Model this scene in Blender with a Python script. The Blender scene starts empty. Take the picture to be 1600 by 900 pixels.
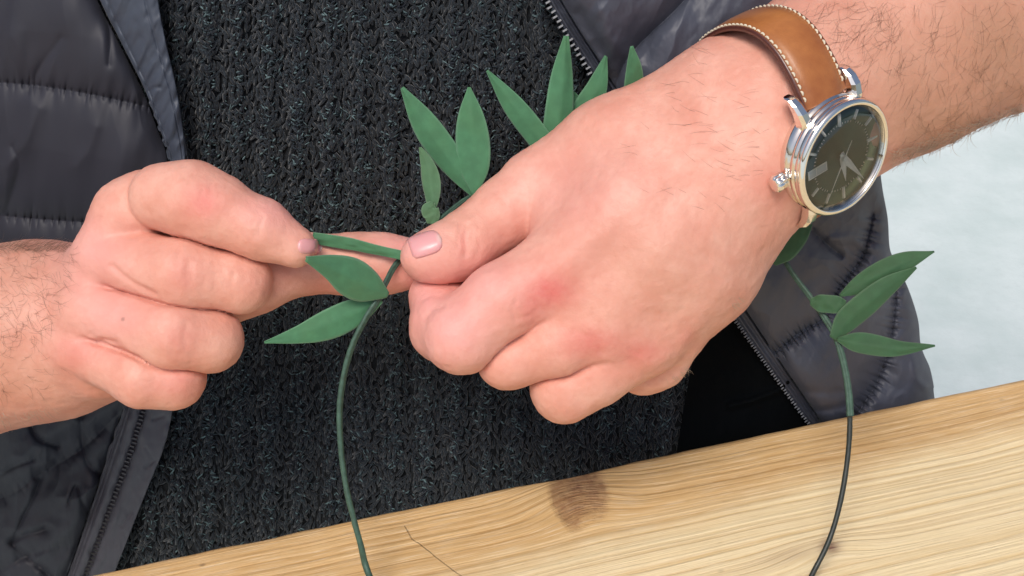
import bpy, math, random
import numpy as np
from mathutils import Matrix, Vector
from mathutils.bvhtree import BVHTree

# ------------------------------------------------------------------ camera, sky, sun, exposure
SC = bpy.context.scene
PITCH = math.radians(35)          # the camera looks down on the person across the bench
D = 0.50                          # metres from the lens to the hands
S = 0.364 / 1600                  # metres per design unit (1 cm is 44 units at the hands)
DU = D / S
cam_d = bpy.data.cameras.new('camera')
cam = bpy.data.objects.new('camera', cam_d)
SC.collection.objects.link(cam)
cam.rotation_euler = (math.pi / 2 - PITCH, 0, 0)
cam.location = (0, 0, 1.32)
cam_d.sensor_width = 36
cam_d.lens = 36 * D / 0.364
cam_d.clip_start = 0.01
cam_d.clip_end = 100
SC.camera = cam
CAM = Matrix.Translation(cam.location) @ Matrix.Rotation(math.pi / 2 - PITCH, 4, 'X')
CAMR = np.array(CAM.to_3x3())
CAMT = np.array(cam.location)

SUN_EL, SUN_AZ = math.radians(58), math.radians(200)   # azimuth from +Y clockwise
world = bpy.data.worlds.new('World')
SC.world = world
world.use_nodes = True
wn = world.node_tree
bg = wn.nodes['Background']
sky = wn.nodes.new('ShaderNodeTexSky')
sky.sky_type = 'NISHITA'
sky.sun_disc = False
sky.sun_elevation = SUN_EL
sky.sun_rotation = SUN_AZ
sky.air_density = 1.0
sky.dust_density = 4.0
sky.ozone_density = 1.0
wn.links.new(sky.outputs[0], bg.inputs[0])
bg.inputs[1].default_value = 0.085
sun_d = bpy.data.lights.new('sun', 'SUN')
sun_d.energy = 1.5
sun_d.angle = math.radians(24)
sun_d.color = (1.0, 0.95, 0.89)
sun = bpy.data.objects.new('sun', sun_d)
SC.collection.objects.link(sun)
sdir = Vector((math.sin(SUN_AZ) * math.cos(SUN_EL), math.cos(SUN_AZ) * math.cos(SUN_EL), math.sin(SUN_EL)))
sun.rotation_euler = sdir.to_track_quat('Z', 'Y').to_euler()
sun.location = (0, -2, 4)
SC.view_settings.view_transform = 'Standard'
SC.view_settings.look = 'None'
SC.view_settings.exposure = 0.53
SC.view_settings.gamma = 1
SC.view_settings.use_curve_mapping = False
SC.cycles.use_denoising = True
SC.cycles.max_bounces = 8

# ------------------------------------------------------------------ frames and helpers
def P(px, py, h=0.0):
    """camera-frame point (design units) seen at photo position px, py, lying h units in front of the hand plane"""
    px, py, h = np.asarray(px, float), np.asarray(py, float), np.asarray(h, float)
    dep = DU - h
    return np.stack(np.broadcast_arrays((px - 800) * dep / DU, -(py - 450) * dep / DU, -dep), -1)

def pix(c):
    dep = -c[..., 2]
    return 800 + c[..., 0] * DU / dep, 450 - c[..., 1] * DU / dep, DU - dep

def W(c):
    return (np.asarray(c) * S) @ CAMR.T + CAMT

def Cm(w):
    return ((np.asarray(w) - CAMT) @ CAMR) / S

def link(o, parent=None, label=None, cat=None, group=None, kind=None):
    SC.collection.objects.link(o)
    if parent is not None:
        o.parent = parent
        if o.type == 'MESH':
            o.location = -Vector(parent_world(parent))
    for k, v in (('label', label), ('category', cat), ('group', group), ('kind', kind)):
        if v: o[k] = v
    return o

def parent_world(p):
    v = Vector((0, 0, 0))
    while p is not None:
        v += p.location
        p = p.parent
    return v

def root(name, loc, label, cat, group=None):
    o = bpy.data.objects.new(name, None)
    o.empty_display_size = 0.02
    o.location = Vector(loc)
    return link(o, None, label, cat, group)

def mesh(name, V, F, mat, parent=None, smooth=True, attrs=None, **kw):
    """V in world metres; F list or array of faces"""
    me = bpy.data.meshes.new(name)
    V = np.asarray(V, np.float32)
    if isinstance(F, np.ndarray):
        n, k = F.shape
        me.vertices.add(len(V)); me.vertices.foreach_set('co', V.ravel())
        me.loops.add(n * k); me.loops.foreach_set('vertex_index', F.ravel().astype(np.int32))
        me.polygons.add(n); me.polygons.foreach_set('loop_start', np.arange(0, n * k, k, dtype=np.int32))
        me.update(calc_edges=True)
    else:
        me.from_pydata(V.tolist(), [], [tuple(int(i) for i in f) for f in F])
        me.update()
    me.validate()
    me.polygons.foreach_set('use_smooth', np.full(len(me.polygons), smooth))
    if mat is not None: me.materials.append(mat)
    for an, av in (attrs or {}).items():
        a = me.attributes.new(an, 'FLOAT', 'POINT'); a.data.foreach_set('value', np.asarray(av, np.float32))
    o = bpy.data.objects.new(name, me)
    return link(o, parent, **kw)

def cmesh(name, Vc, F, mat, parent=None, **kw):
    return mesh(name, W(Vc), F, mat, parent, **kw)

def grid_faces(nu, nv, cu=False, cv=False):
    i, j = np.meshgrid(np.arange(nu if cu else nu - 1), np.arange(nv if cv else nv - 1), indexing='ij')
    i, j = i.ravel(), j.ravel()
    i2, j2 = (i + 1) % nu, (j + 1) % nv
    return np.stack([i * nv + j, i2 * nv + j, i2 * nv + j2, i * nv + j2], 1)

def cat_spline(pts, n):
    pts = np.asarray(pts, float)
    q = np.vstack([2 * pts[0] - pts[1], pts, 2 * pts[-1] - pts[-2]])
    seg = len(pts) - 1
    t = np.linspace(0, seg, n); k = np.minimum(t.astype(int), seg - 1); f = (t - k)[:, None]
    a, b, c, d = q[k], q[k + 1], q[k + 2], q[k + 3]
    return 0.5 * (2 * b + (c - a) * f + (2 * a - 5 * b + 4 * c - d) * f ** 2 + (3 * b - a - 3 * c + d) * f ** 3)

def tube(pts, rad, ns=8, caps=True):
    pts = np.asarray(pts, float); n = len(pts)
    rad = np.broadcast_to(np.asarray(rad, float), (n,))
    T = np.gradient(pts, axis=0); T /= np.linalg.norm(T, axis=1)[:, None] + 1e-12
    up = np.array([0.13, 0.21, 0.97]); N = up - T[0] * (T[0] @ up); N /= np.linalg.norm(N)
    Ns = []
    for i in range(n):
        N = N - T[i] * (T[i] @ N); N /= np.linalg.norm(N) + 1e-12; Ns.append(N)
    Ns = np.array(Ns); B = np.cross(T, Ns)
    a = np.arange(ns) * 2 * math.pi / ns
    V = pts[:, None] + rad[:, None, None] * (Ns[:, None] * np.cos(a)[None, :, None] + B[:, None] * np.sin(a)[None, :, None])
    F = grid_faces(n, ns, False, True).tolist()
    if caps: F += [list(range(ns))[::-1], [(n - 1) * ns + k for k in range(ns)]]
    return V.reshape(-1, 3), F

def join(parts):
    Vs, Fs, o = [], [], 0
    for V, F in parts:
        Vs.append(V); Fs += [[i + o for i in f] for f in (F.tolist() if isinstance(F, np.ndarray) else F)]; o += len(V)
    return np.vstack(Vs), Fs

# vectorised lattice noise
def _h(i, j, k, seed):
    x = (i * 374761393 + j * 668265263 + k * 2147483647 + seed * 1274126177) & 0xffffffff
    x = ((x ^ (x >> 13)) * 1274126177) & 0xffffffff
    return ((x ^ (x >> 16)) & 0xffff) / 65535.0
def vnoise(x, y, z=0, seed=0):
    x, y, z = np.broadcast_arrays(np.asarray(x, float), np.asarray(y, float), np.asarray(z, float))
    i, j, k = np.floor(x).astype(np.int64), np.floor(y).astype(np.int64), np.floor(z).astype(np.int64)
    f = [a - b for a, b in ((x, i), (y, j), (z, k))]
    f = [t * t * t * (t * (t * 6 - 15) + 10) for t in f]
    r = 0
    for a in (0, 1):
        for b in (0, 1):
            for c in (0, 1):
                w = (f[0] if a else 1 - f[0]) * (f[1] if b else 1 - f[1]) * (f[2] if c else 1 - f[2])
                r = r + w * _h(i + a, j + b, k + c, seed)
    return r * 2 - 1
def fbm(x, y, z=0, o=4, seed=0):
    return sum(vnoise(x * 2 ** n, y * 2 ** n, z * 2 ** n, seed + n) * 0.5 ** n for n in range(o))

# ------------------------------------------------------------------ materials
class NT:
    def __init__(s, name):
        s.m = bpy.data.materials.new(name); s.m.use_nodes = True
        s.t = s.m.node_tree; s.b = s.t.nodes['Principled BSDF']
        s.out = s.t.nodes['Material Output']
    def n(s, typ, **kw):
        nd = s.t.nodes.new('ShaderNode' + typ)
        for k, v in kw.items():
            if k.startswith('i_'): 
                key = k[2:]; nd.inputs[int(key) if key.isdigit() else key].default_value = v
            else: setattr(nd, k, v)
        return nd
    def l(s, a, b): s.t.links.new(a, b)
    def set(s, **kw):
        for k, v in kw.items():
            s.b.inputs[k.replace('_', ' ')].default_value = v
        return s
    def noise(s, scale, detail=4, rough=0.55, vec=None, dist=0.0):
        nd = s.n('TexNoise'); nd.inputs['Scale'].default_value = scale; nd.inputs['Detail'].default_value = detail
        nd.inputs['Roughness'].default_value = rough; nd.inputs['Distortion'].default_value = dist
        s.l(vec if vec is not None else s.geo(), nd.inputs['Vector']); return nd.outputs['Fac']
    def geo(s):
        if not hasattr(s, 'g'): s.g = s.n('NewGeometry').outputs['Position']
        return s.g
    def ramp(s, fac, stops):
        r = s.n('ValToRGB'); e = r.color_ramp.elements
        while len(e) < len(stops): e.new(0.5)
        for el, (p, c) in zip(e, stops):
            el.position = p; el.color = (*c, 1) if len(c) == 3 else c
        s.l(fac, r.inputs[0]); return r.outputs[0]
    def mix(s, fac, a, b, mode='MIX'):
        m = s.n('Mix', data_type='RGBA', blend_type=mode)
        for v, i in ((fac, 0), (a, 6), (b, 7)):
            if isinstance(v, (int, float)): m.inputs[i].default_value = v
            elif isinstance(v, tuple): m.inputs[i].default_value = (*v, 1) if len(v) == 3 else v
            else: s.l(v, m.inputs[i])
        return m.outputs[2]
    def math(s, op, a, b=0.0, c=0.0, clamp=False):
        m = s.n('Math', operation=op); m.use_clamp = clamp
        for v, i in ((a, 0), (b, 1), (c, 2)):
            if isinstance(v, (int, float)): m.inputs[i].default_value = v
            else: s.l(v, m.inputs[i])
        return m.outputs[0]
    def bump(s, h, strength=0.3, dist=0.001, prev=None):
        b = s.n('Bump'); b.inputs['Strength'].default_value = strength; b.inputs['Distance'].default_value = dist
        s.l(h, b.inputs['Height'])
        if prev is not None: s.l(prev, b.inputs['Normal'])
        return b.outputs[0]
    def attr(s, name):
        a = s.n('Attribute'); a.attribute_name = name; return a.outputs['Fac']
    def col(s, sock): s.l(sock, s.b.inputs['Base Color']); return s
    def nor(s, sock): s.l(sock, s.b.inputs['Normal']); return s

def mat_skin():
    m = NT('skin')
    m.set(Roughness=0.48, Subsurface_Weight=0.18, Subsurface_Scale=0.0022, IOR=1.4)
    m.b.inputs['Subsurface Radius'].default_value = (1.0, 0.34, 0.2)
    mot = m.noise(70, 3, 0.55); mot2 = m.noise(420, 3, 0.6)
    c = m.mix(m.ramp(mot, [(0.35, (0, 0, 0)), (0.68, (1, 1, 1))]), (0.655, 0.295, 0.218), (0.735, 0.388, 0.300))
    c = m.mix(m.math('MULTIPLY', m.ramp(mot2, [(0.45, (0, 0, 0)), (0.72, (1, 1, 1))]), 0.3), c, (0.62, 0.26, 0.19))
    red = m.math('MULTIPLY', m.attr('red'), m.math('MULTIPLY_ADD', mot2, 0.6, 0.7), clamp=True)
    c = m.mix(red, c, (0.62, 0.155, 0.13))
    c = m.mix(m.attr('tan'), c, (0.46, 0.235, 0.145))
    c = m.mix(m.attr('mole'), c, (0.22, 0.10, 0.06))
    c = m.mix(m.attr('pink'), c, (0.80, 0.38, 0.36))
    m.col(c)
    v = m.n('TexVoronoi'); v.inputs['Scale'].default_value = 1100; m.l(m.geo(), v.inputs['Vector'])
    b = m.bump(v.outputs['Distance'], 0.22, 0.00012)
    b = m.bump(m.noise(1600, 3), 0.25, 0.00012, b)
    b = m.bump(m.noise(200, 5, 0.65), 0.55, 0.0006, b)
    m.nor(b); return m.m

def mat_simple(name, c, rough=0.5, metal=0.0, var=0.0, scale=300, bump=0.0, bscale=900, bdist=0.0002, **kw):
    m = NT(name); m.set(Roughness=rough, Metallic=metal, **kw)
    if var:
        m.col(m.mix(m.ramp(m.noise(scale, 4), [(0.3, (0, 0, 0)), (0.7, (1, 1, 1))]), tuple(x * (1 - var) for x in c), tuple(min(1, x * (1 + var)) for x in c)))
    else: m.b.inputs['Base Color'].default_value = (*c, 1)
    if bump: m.nor(m.bump(m.noise(bscale, 4), bump, bdist))
    return m.m

def mat_leaf(name, c):
    m = NT(name); m.set(Roughness=0.75)
    m.b.inputs['Sheen Weight'].default_value = 0.15
    f = m.noise(250, 3, 0.5); g = m.noise(90, 3)
    cc = m.mix(m.ramp(f, [(0.35, (0, 0, 0)), (0.7, (1, 1, 1))]), tuple(x * 0.9 for x in c), tuple(x * 1.12 for x in c))
    cc = m.mix(m.math('MULTIPLY', m.ramp(g, [(0.4, (0, 0, 0)), (0.7, (1, 1, 1))]), 0.3), cc, (c[0] * 1.3, c[1] * 0.95, c[2] * 0.8))
    cc = m.mix(m.math('MULTIPLY', m.attr('rim'), 0.55), cc, (c[0] * 2.2 + 0.06, c[1] * 1.7 + 0.05, c[2] * 1.9 + 0.06))
    m.col(cc); m.nor(m.bump(m.noise(2500, 3, 0.7), 0.3, 0.0001, m.bump(m.noise(140, 3, 0.5), 0.25, 0.0008))); return m.m

def mat_fabric(name, c, c2, rough=0.42):
    m = NT(name); m.set(Roughness=rough, Specular_IOR_Level=0.38)
    m.b.inputs['Sheen Weight'].default_value = 0.05
    m.b.inputs['Sheen Roughness'].default_value = 0.4
    f = m.noise(18, 2, 0.5); g = m.noise(3000, 2, 0.7)
    cc = m.mix(m.ramp(f, [(0.3, (0, 0, 0)), (0.7, (1, 1, 1))]), c, c2)
    m.col(m.mix(m.math('MULTIPLY', g, 0.3), cc, tuple(x * 0.6 for x in c)))
    b = m.bump(m.noise(60, 3, 0.45, dist=0.2), 0.2, 0.0006)
    m.nor(m.bump(g, 0.25, 0.0001, b)); return m.m

def mat_yarn():
    m = NT('marled_yarn'); m.set(Roughness=0.95, Specular_IOR_Level=0.15)
    m.b.inputs['Sheen Weight'].default_value = 0.3
    f = m.noise(1300, 3, 0.7, dist=0.5); g = m.noise(260, 3, 0.6)
    c = m.ramp(f, [(0.34, (0.006, 0.009, 0.012)), (0.52, (0.016, 0.021, 0.028)), (0.64, (0.034, 0.045, 0.055)), (0.76, (0.07, 0.10, 0.115))])
    m.col(m.mix(m.ramp(g, [(0.35, (0, 0, 0)), (0.65, (1, 1, 1))]), m.mix(0.6, c, (0.006, 0.008, 0.012)), c))
    m.nor(m.bump(m.noise(5000, 2), 0.5, 0.0002)); return m.m

# ------------------------------------------------------------------ the body: a smooth distance field of tapered bones, meshed as one skin
def smin(a, b, k):
    h = np.maximum(k - np.abs(a - b), 0.0) / k
    return np.minimum(a, b) - h * h * h * k / 6.0

def rcone(p, a, b, r1, r2):
    ba = b - a; l2 = ba @ ba; rr = r1 - r2; a2 = l2 - rr * rr; il2 = 1.0 / l2
    pa = p - a; y = pa @ ba; z = y - l2
    x2 = pa * l2 - y[:, None] * ba
    x2 = (x2 * x2).sum(1); y2 = y * y * l2; z2 = z * z * l2
    k = np.sign(rr) * rr * rr * x2
    c1 = np.sign(z) * a2 * z2 > k
    c2 = np.sign(y) * a2 * y2 < k
    return np.where(c1, np.sqrt(x2 + z2) * il2 - r2,
           np.where(c2, np.sqrt(x2 + y2) * il2 - r1, (np.sqrt(x2 * a2 * il2) + y * rr) * il2 - r1))

def B(*js):
    """chain of joints (px, py, h, r) -> rounded cones in the camera frame"""
    out = []
    for (x0, y0, h0, r0), (x1, y1, h1, r1) in zip(js[:-1], js[1:]):
        out.append((P(x0, y0, h0), P(x1, y1, h1), r0 * (DU - h0) / DU, r1 * (DU - h1) / DU))
    return out

def field(groups, fingers=(), kpalm=12.0, carve=5.0, cw=4.5):
    """groups: [(k_inside, k_joining, [cones])] joined in order; the fingers are joined among themselves with a pressed-in
    crease wherever two of them touch, and then grow out of the palm"""
    def one(p, kin, cones):
        g = None
        for c in cones:
            e = rcone(p, *c); g = e if g is None else smin(g, e, kin)
        return g
    def f(p):
        d = None
        for kin, kj, cones in groups:
            g = one(p, kin, cones); d = g if d is None else smin(d, g, kj)
        df = None
        for kin, kj, cones in fingers:
            g = one(p, kin, cones)
            df = g if df is None else smin(df, g, kj) + carve * np.exp(-((df - g) / cw) ** 2)
        return d if df is None else smin(d, df, kpalm)
    return f

def surface_net(f, lo, hi, h, bs=8):
    lo = np.asarray(lo, float); nb = np.ceil((np.asarray(hi) - lo) / (h * bs)).astype(int); n = nb * bs
    ax = [lo[i] + (np.arange(nb[i]) + 0.5) * bs * h - 0.5 * h for i in range(3)]
    G = np.stack(np.meshgrid(*ax, indexing='ij'), -1).reshape(-1, 3)
    fc = np.concatenate([f(G[i:i + 60000]) for i in range(0, len(G), 60000)]).astype(np.float32)
    F = np.repeat(np.repeat(np.repeat(fc.reshape(nb), bs, 0), bs, 1), bs, 2)
    act = np.nonzero(np.abs(fc) < h * bs * 0.87 + 12)[0]
    o = np.stack(np.meshgrid(*[np.arange(bs)] * 3, indexing='ij'), -1).reshape(-1, 3)
    bi = np.stack(np.unravel_index(act, nb), -1) * bs
    for i in range(0, len(act), 150):
        q = (bi[i:i + 150, None] + o[None]).reshape(-1, 3)
        F[q[:, 0], q[:, 1], q[:, 2]] = f(lo + q * h)
    ins = F < 0
    m = tuple(slice(0, -1) for _ in range(3))
    cnt = np.zeros(tuple(k - 1 for k in n), np.int8)
    for a in (0, 1):
        for b in (0, 1):
            for c in (0, 1):
                cnt += ins[a:n[0] - 1 + a, b:n[1] - 1 + b, c:n[2] - 1 + c]
    ci = np.stack(np.nonzero((cnt > 0) & (cnt < 8)), -1)
    vid = np.full(cnt.shape, -1, np.int32); vid[ci[:, 0], ci[:, 1], ci[:, 2]] = np.arange(len(ci))
    acc = np.zeros((len(ci), 3)); w = np.zeros(len(ci))
    for axn in range(3):
        o1, o2 = [k for k in range(3) if k != axn]
        for a in (0, 1):
            for b in (0, 1):
                p0 = np.zeros(3, int); p0[o1] = a; p0[o2] = b; p1 = p0.copy(); p1[axn] = 1
                q0, q1 = ci + p0, ci + p1
                v0 = F[q0[:, 0], q0[:, 1], q0[:, 2]]; v1 = F[q1[:, 0], q1[:, 1], q1[:, 2]]
                x = (v0 < 0) != (v1 < 0)
                t = np.where(x, v0 / np.where(x, v0 - v1, 1), 0)
                acc += np.where(x[:, None], p0 + t[:, None] * (p1 - p0), 0); w += x
    V = lo + (ci + acc / w[:, None]) * h
    faces = []
    for axn in range(3):
        o1, o2 = [(1, 2), (2, 0), (0, 1)][axn]
        s0 = [slice(1, -1)] * 3; s0[axn] = slice(0, n[axn] - 1)
        s1 = list(s0); s1[axn] = slice(1, n[axn])
        A, Bn = ins[tuple(s0)], ins[tuple(s1)]
        e = np.stack(np.nonzero(A != Bn), -1)
        flip = A[e[:, 0], e[:, 1], e[:, 2]]
        base = e.copy(); base[:, o1] += 1; base[:, o2] += 1
        q = []
        for da, db in ((1, 1), (0, 1), (0, 0), (1, 0)):
            c = base.copy(); c[:, o1] -= da; c[:, o2] -= db
            q.append(vid[c[:, 0], c[:, 1], c[:, 2]])
        q = np.stack(q, 1); q[~flip] = q[~flip][:, ::-1]
        faces.append(q)
    Fc = np.vstack(faces); Fc = Fc[(Fc >= 0).all(1)]
    for _ in range(2):                                  # pull the vertices onto the true surface
        d = f(V); e = 0.5; g = np.stack([f(V + np.eye(3)[i] * e) - d for i in range(3)], 1) / e
        g /= np.linalg.norm(g, axis=1)[:, None] + 1e-9
        V = V - np.clip(d, -h, h)[:, None] * g
    return V, Fc, g

# --- the person's right hand (left in the picture): a loose fist, thumb reaching out to the right
A_fore = B((-330, 560, -260, 165), (-100, 540, -200, 152), (60, 515, -165, 136), (150, 505, -150, 118))
A_fore2 = B((-330, 580, -230, 130), (-60, 560, -180, 118), (90, 540, -150, 104), (170, 520, -120, 90))
A_palm = B((150, 500, -130, 100), (225, 450, -95, 86), (310, 460, -100, 72)) + \
    B((170, 470, -105, 80), (203, 340, -36, 57)) + B((203, 340, -36, 57), (228, 318, -32, 52)) + B((160, 480, -100, 80), (166, 402, -28, 52)) + \
    B((150, 500, -100, 76), (140, 484, -26, 51)) + B((150, 520, -100, 76), (126, 543, -36, 44)) + B((200, 560, -80, 55), (150, 575, -60, 45))
A_index = B((256, 308, 14, 53), (300, 313, 24, 60), (340, 330, 30, 54), (405, 358, 34, 46), (460, 385, 32, 33))
A_mid = B((166, 402, -25, 50), (285, 430, 24, 57), (375, 441, 8, 47), (380, 450, -60, 40))
A_ring = B((140, 484, -25, 50), (270, 521, 18, 58), (328, 530, 2, 50), (330, 520, -70, 40))
A_pink = B((126, 543, -35, 43), (222, 590, 4, 45), (272, 590, -8, 46), (280, 570, -70, 36))
A_thumb = B((300, 470, -110, 62), (400, 438, -60, 50), (470, 412, -85, 46), (555, 413, -95, 47), (600, 412, -97, 45), (640, 412, -100, 40))
fA = field([(40, 1, A_fore + A_fore2), (34, 60, A_palm), (26, 20, A_thumb)], [(26, 1, A_mid), (26, 5, A_ring), (26, 5, A_pink), (26, 4, A_index)], 10)

# --- the person's left hand (right in the picture) with the watch
B_fore = B((1900, -190, -390, 230), (1580, -32, -226, 196), (1400, 70, -140, 168), (1290, 138, -95, 152), (1205, 190, -62, 140), (1150, 225, -45, 118))
B_palm = B((1150, 180, -60, 105), (1130, 170, -55, 98), (960, 232, -70, 78), (842, 292, -84, 60)) + \
    B((1120, 220, -20, 88), (990, 322, -2, 82), (866, 430, 2, 70)) + \
    B((1000, 240, -45, 82), (890, 340, -50, 66)) + \
    B((1140, 262, -12, 90), (1030, 390, 4, 82), (938, 505, -6, 66)) + \
    B((1155, 285, -30, 88), (1080, 420, -14, 78), (1006, 532, -32, 57)) + \
    B((1190, 285, -60, 84), (1110, 430, -50, 68), (1056, 520, -66, 46)) + \
    B((1100, 330, -90, 90), (960, 480, -100, 60)) + B((930, 455, -4, 66), (855, 512, -10, 50)) + B((985, 515, -24, 58), (935, 556, -34, 47))
B_index = B((866, 430, 2, 70), (785, 472, 12, 62), (722, 524, 14, 60), (698, 510, -26, 57), (688, 466, -74, 47), (715, 445, -130, 40))
B_mid = B((938, 505, -6, 64), (870, 535, -4, 54), (795, 561, -12, 45), (790, 520, -90, 42), (850, 470, -130, 40))
B_ring = B((1006, 532, -32, 57), (930, 580, -34, 52), (882, 608, -38, 50), (870, 560, -110, 44), (900, 500, -150, 40))
B_pink = B((1056, 520, -66, 46), (1030, 560, -95, 44), (1005, 572, -110, 42), (960, 540, -160, 38))
B_thumb = B((842, 292, -84, 60), (790, 335, -74, 54), (722, 386, -46, 50), (690, 398, -32, 45), (662, 401, -24, 37))
fB = field([(50, 1, B_fore), (46, 70, B_palm)], [(26, 1, B_pink), (26, 8, B_ring), (26, 8, B_mid), (24, 6, B_thumb), (15, 8, B_index)], 13)

def polyd(px, py, line):
    """distance and arc length along a polyline, in photo units"""
    L = np.asarray(line, float); best = np.full(px.shape, 1e9); arc = np.zeros(px.shape); s = 0
    for a, b in zip(L[:-1], L[1:]):
        ab = b - a; ln = np.hypot(*ab)
        t = np.clip(((px - a[0]) * ab[0] + (py - a[1]) * ab[1]) / ln ** 2, 0, 1)
        d = np.hypot(px - a[0] - t * ab[0], py - a[1] - t * ab[1])
        m = d < best; best = np.where(m, d, best); arc = np.where(m, s + t * ln, arc); s += ln
    return best, arc, s

WRINKLES = [ # creases pressed into the skin: line, depth, width
    ([(730, 352), (726, 372), (728, 398)], 2.2, 5), ([(720, 350), (716, 368), (716, 384)], 1.2, 4), ([(738, 360), (736, 380)], 1.0, 4),
    ([(690, 478), (676, 482), (664, 496)], 2.4, 5), ([(806, 470), (800, 485), (806, 500)], 1.4, 4), ([(812, 497), (832, 492), (842, 480)], 1.0, 4),
    ([(148, 536), (160, 532), (182, 536)], 2.0, 5), ([(158, 536), (146, 550), (140, 560)], 1.0, 3.5), ([(150, 530), (140, 522)], 1.0, 3.5), ([(164, 538), (156, 556), (150, 566)], 0.8, 3.5),
    ([(330, 290), (322, 310), (324, 335)], 0.8, 5), ([(296, 408), (290, 425), (294, 442)], 0.8, 5), ([(292, 505), (286, 522), (290, 540)], 0.8, 5),
    ([(405, 335), (396, 352), (398, 370)], 0.8, 5), ([(1010, 590), (1040, 572), (1075, 552)], 1.6, 6), ([(1058, 560), (1070, 530), (1092, 500)], -2.0, 9),
    ([(318, 296), (312, 318), (318, 338)], 0.7, 4), ([(412, 338), (404, 356), (406, 372)], 0.7, 4), ([(302, 412), (298, 428), (302, 444)], 0.7, 4), ([(366, 428), (360, 446), (364, 460)], 0.6, 4),
    ([(680, 362), (700, 366), (712, 378)], 0.5, 4), ([(744, 366), (750, 384), (742, 404)], 0.7, 4), ([(656, 470), (672, 462), (690, 462)], 1.2, 4), ([(845, 450), (858, 462), (862, 478)], 0.8, 4), ([(832, 470), (846, 478), (850, 490)], 0.6, 4),
    ([(905, 520), (925, 530), (940, 550)], 0.9, 5), ([(985, 545), (1000, 552)], 0.9, 5), ([(176, 416), (190, 430), (215, 447), (240, 460)], 3.2, 5), ([(160, 533), (185, 544), (215, 560)], 2.5, 5)]
RED = [(316, 318, 30, 26, 0.62), (324, 306, 14, 18, 0.35), (288, 428, 26, 26, 0.30), (283, 528, 30, 26, 0.30), (275, 596, 34, 26, 0.32), (112, 552, 42, 32, 0.45), (140, 350, 26, 24, 0.18),
       (858, 455, 40, 30, 0.95), (832, 488, 22, 26, 0.5), (925, 535, 44, 26, 0.65), (1000, 550, 36, 22, 0.55), (1075, 530, 18, 22, 0.25), (724, 378, 8, 20, 0.35),
       (730, 470, 90, 60, 0.16), (1195, 292, 40, 34, 0.22), (700, 420, 50, 20, 0.18), (560, 440, 90, 22, 0.40), (885, 560, 80, 30, 0.14), (560, 375, 70, 10, 0.1),
       (880, 420, 60, 40, 0.12), (250, 610, 80, 26, 0.15), (690, 540, 40, 30, 0.12)]
TAN = [(-100, 500, 130, 170, 0.55), (60, 420, 70, 50, 0.32), (1560, 60, 130, 140, 0.95), (1420, 150, 100, 120, 0.75), (1060, 430, 110, 70, 0.25), (950, 380, 80, 50, 0.15), (350, 545, 50, 60, 0.2), (1480, 190, 90, 40, 0.4), (1330, 40, 110, 80, 0.35), (1180, 380, 90, 60, 0.15), (10, 600, 110, 60, 0.3)]
PINK = [(700, 520, 70, 60, 0.55), (760, 440, 60, 50, 0.4), (140, 400, 60, 60, 0.45), (170, 500, 70, 50, 0.4), (430, 330, 60, 30, 0.4), (640, 380, 50, 30, 0.6), (900, 300, 120, 90, 0.25), (660, 460, 30, 40, 0.6)]

def skin_attrs(V, kind):
    x, y, h = pix(V)
    def spots(L):
        r = np.zeros(len(V))
        for cx, cy, sx, sy, a in L: r = 1 - (1 - r) * (1 - a * np.exp(-((x - cx) / sx) ** 2 - ((y - cy) / sy) ** 2))
        return r
    mole = np.maximum(np.exp(-((np.hypot(x - 192, y - 499)) / 3.2) ** 4), 0)
    return dict(red=spots(RED), tan=spots(TAN), pink=spots(PINK), mole=mole)

def build_arm(f, lo, hi, vox, which):
    V, Fc, g = surface_net(f, lo, hi, vox)
    x, y, h = pix(V)
    disp = np.zeros(len(V))
    for line, dep, w in WRINKLES:
        d, _, _ = polyd(x, y, line)
        disp -= 1.15 * dep * np.exp(-(d / w) ** 2) * (g[:, 2] > 0.1)
    disp += 1.3 * fbm(V[:, 0] / 45, V[:, 1] / 45, V[:, 2] / 45, 3, 5) + 0.35 * fbm(V[:, 0] / 9, V[:, 1] / 9, V[:, 2] / 9, 2, 9)
    if which == 'B':   # tendons and veins on the back of the hand
        for line, a, w in (([(1120, 210), (1000, 310), (880, 415)], 1.2, 16), ([(1130, 260), (1040, 380), (950, 495)], 1.0, 16), ([(1150, 300), (1080, 410), (1015, 520)], 0.7, 15),
                           ([(1050, 170), (985, 250), (940, 320), (950, 380)], 0.7, 11), ([(1100, 300), (1060, 330), (985, 352), (940, 330)], 0.6, 9)):
            d, _, _ = polyd(x, y, line); disp += a * np.exp(-(d / w) ** 2) * (g[:, 2] > 0.1)
    return V + disp[:, None] * g, Fc

# ------------------------------------------------------------------ the bench top and the ground
BENCH_Z = float(W(P(900, 740, -350))[2])
def on_level(px, py, z):
    """world point on the level z seen at a photo position"""
    d = W(P(px, py, 0)) - CAMT
    t = (z - CAMT[2]) / d[..., 2]
    return CAMT + d * t[..., None]
E0, E1 = on_level(np.array(150.), np.array(893.), BENCH_Z), on_level(np.array(1500.), np.array(610.), BENCH_Z)
bx = (E1 - E0); bx /= np.linalg.norm(bx); by = np.array([bx[1], -bx[0], 0])          # along the edge; towards the camera
BO = on_level(np.array(850.), np.array(746.), BENCH_Z); BO = E0 + bx * ((BO - E0) @ bx)
def bench_xy(px, py):
    w = on_level(np.array(float(px)), np.array(float(py)), BENCH_Z) - BO
    return float(w @ bx), float(w @ by)
def bench_h(px, py):
    w = on_level(np.asarray(px, float), np.asarray(py, float), BENCH_Z)
    return DU + Cm(w)[..., 2]

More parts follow.
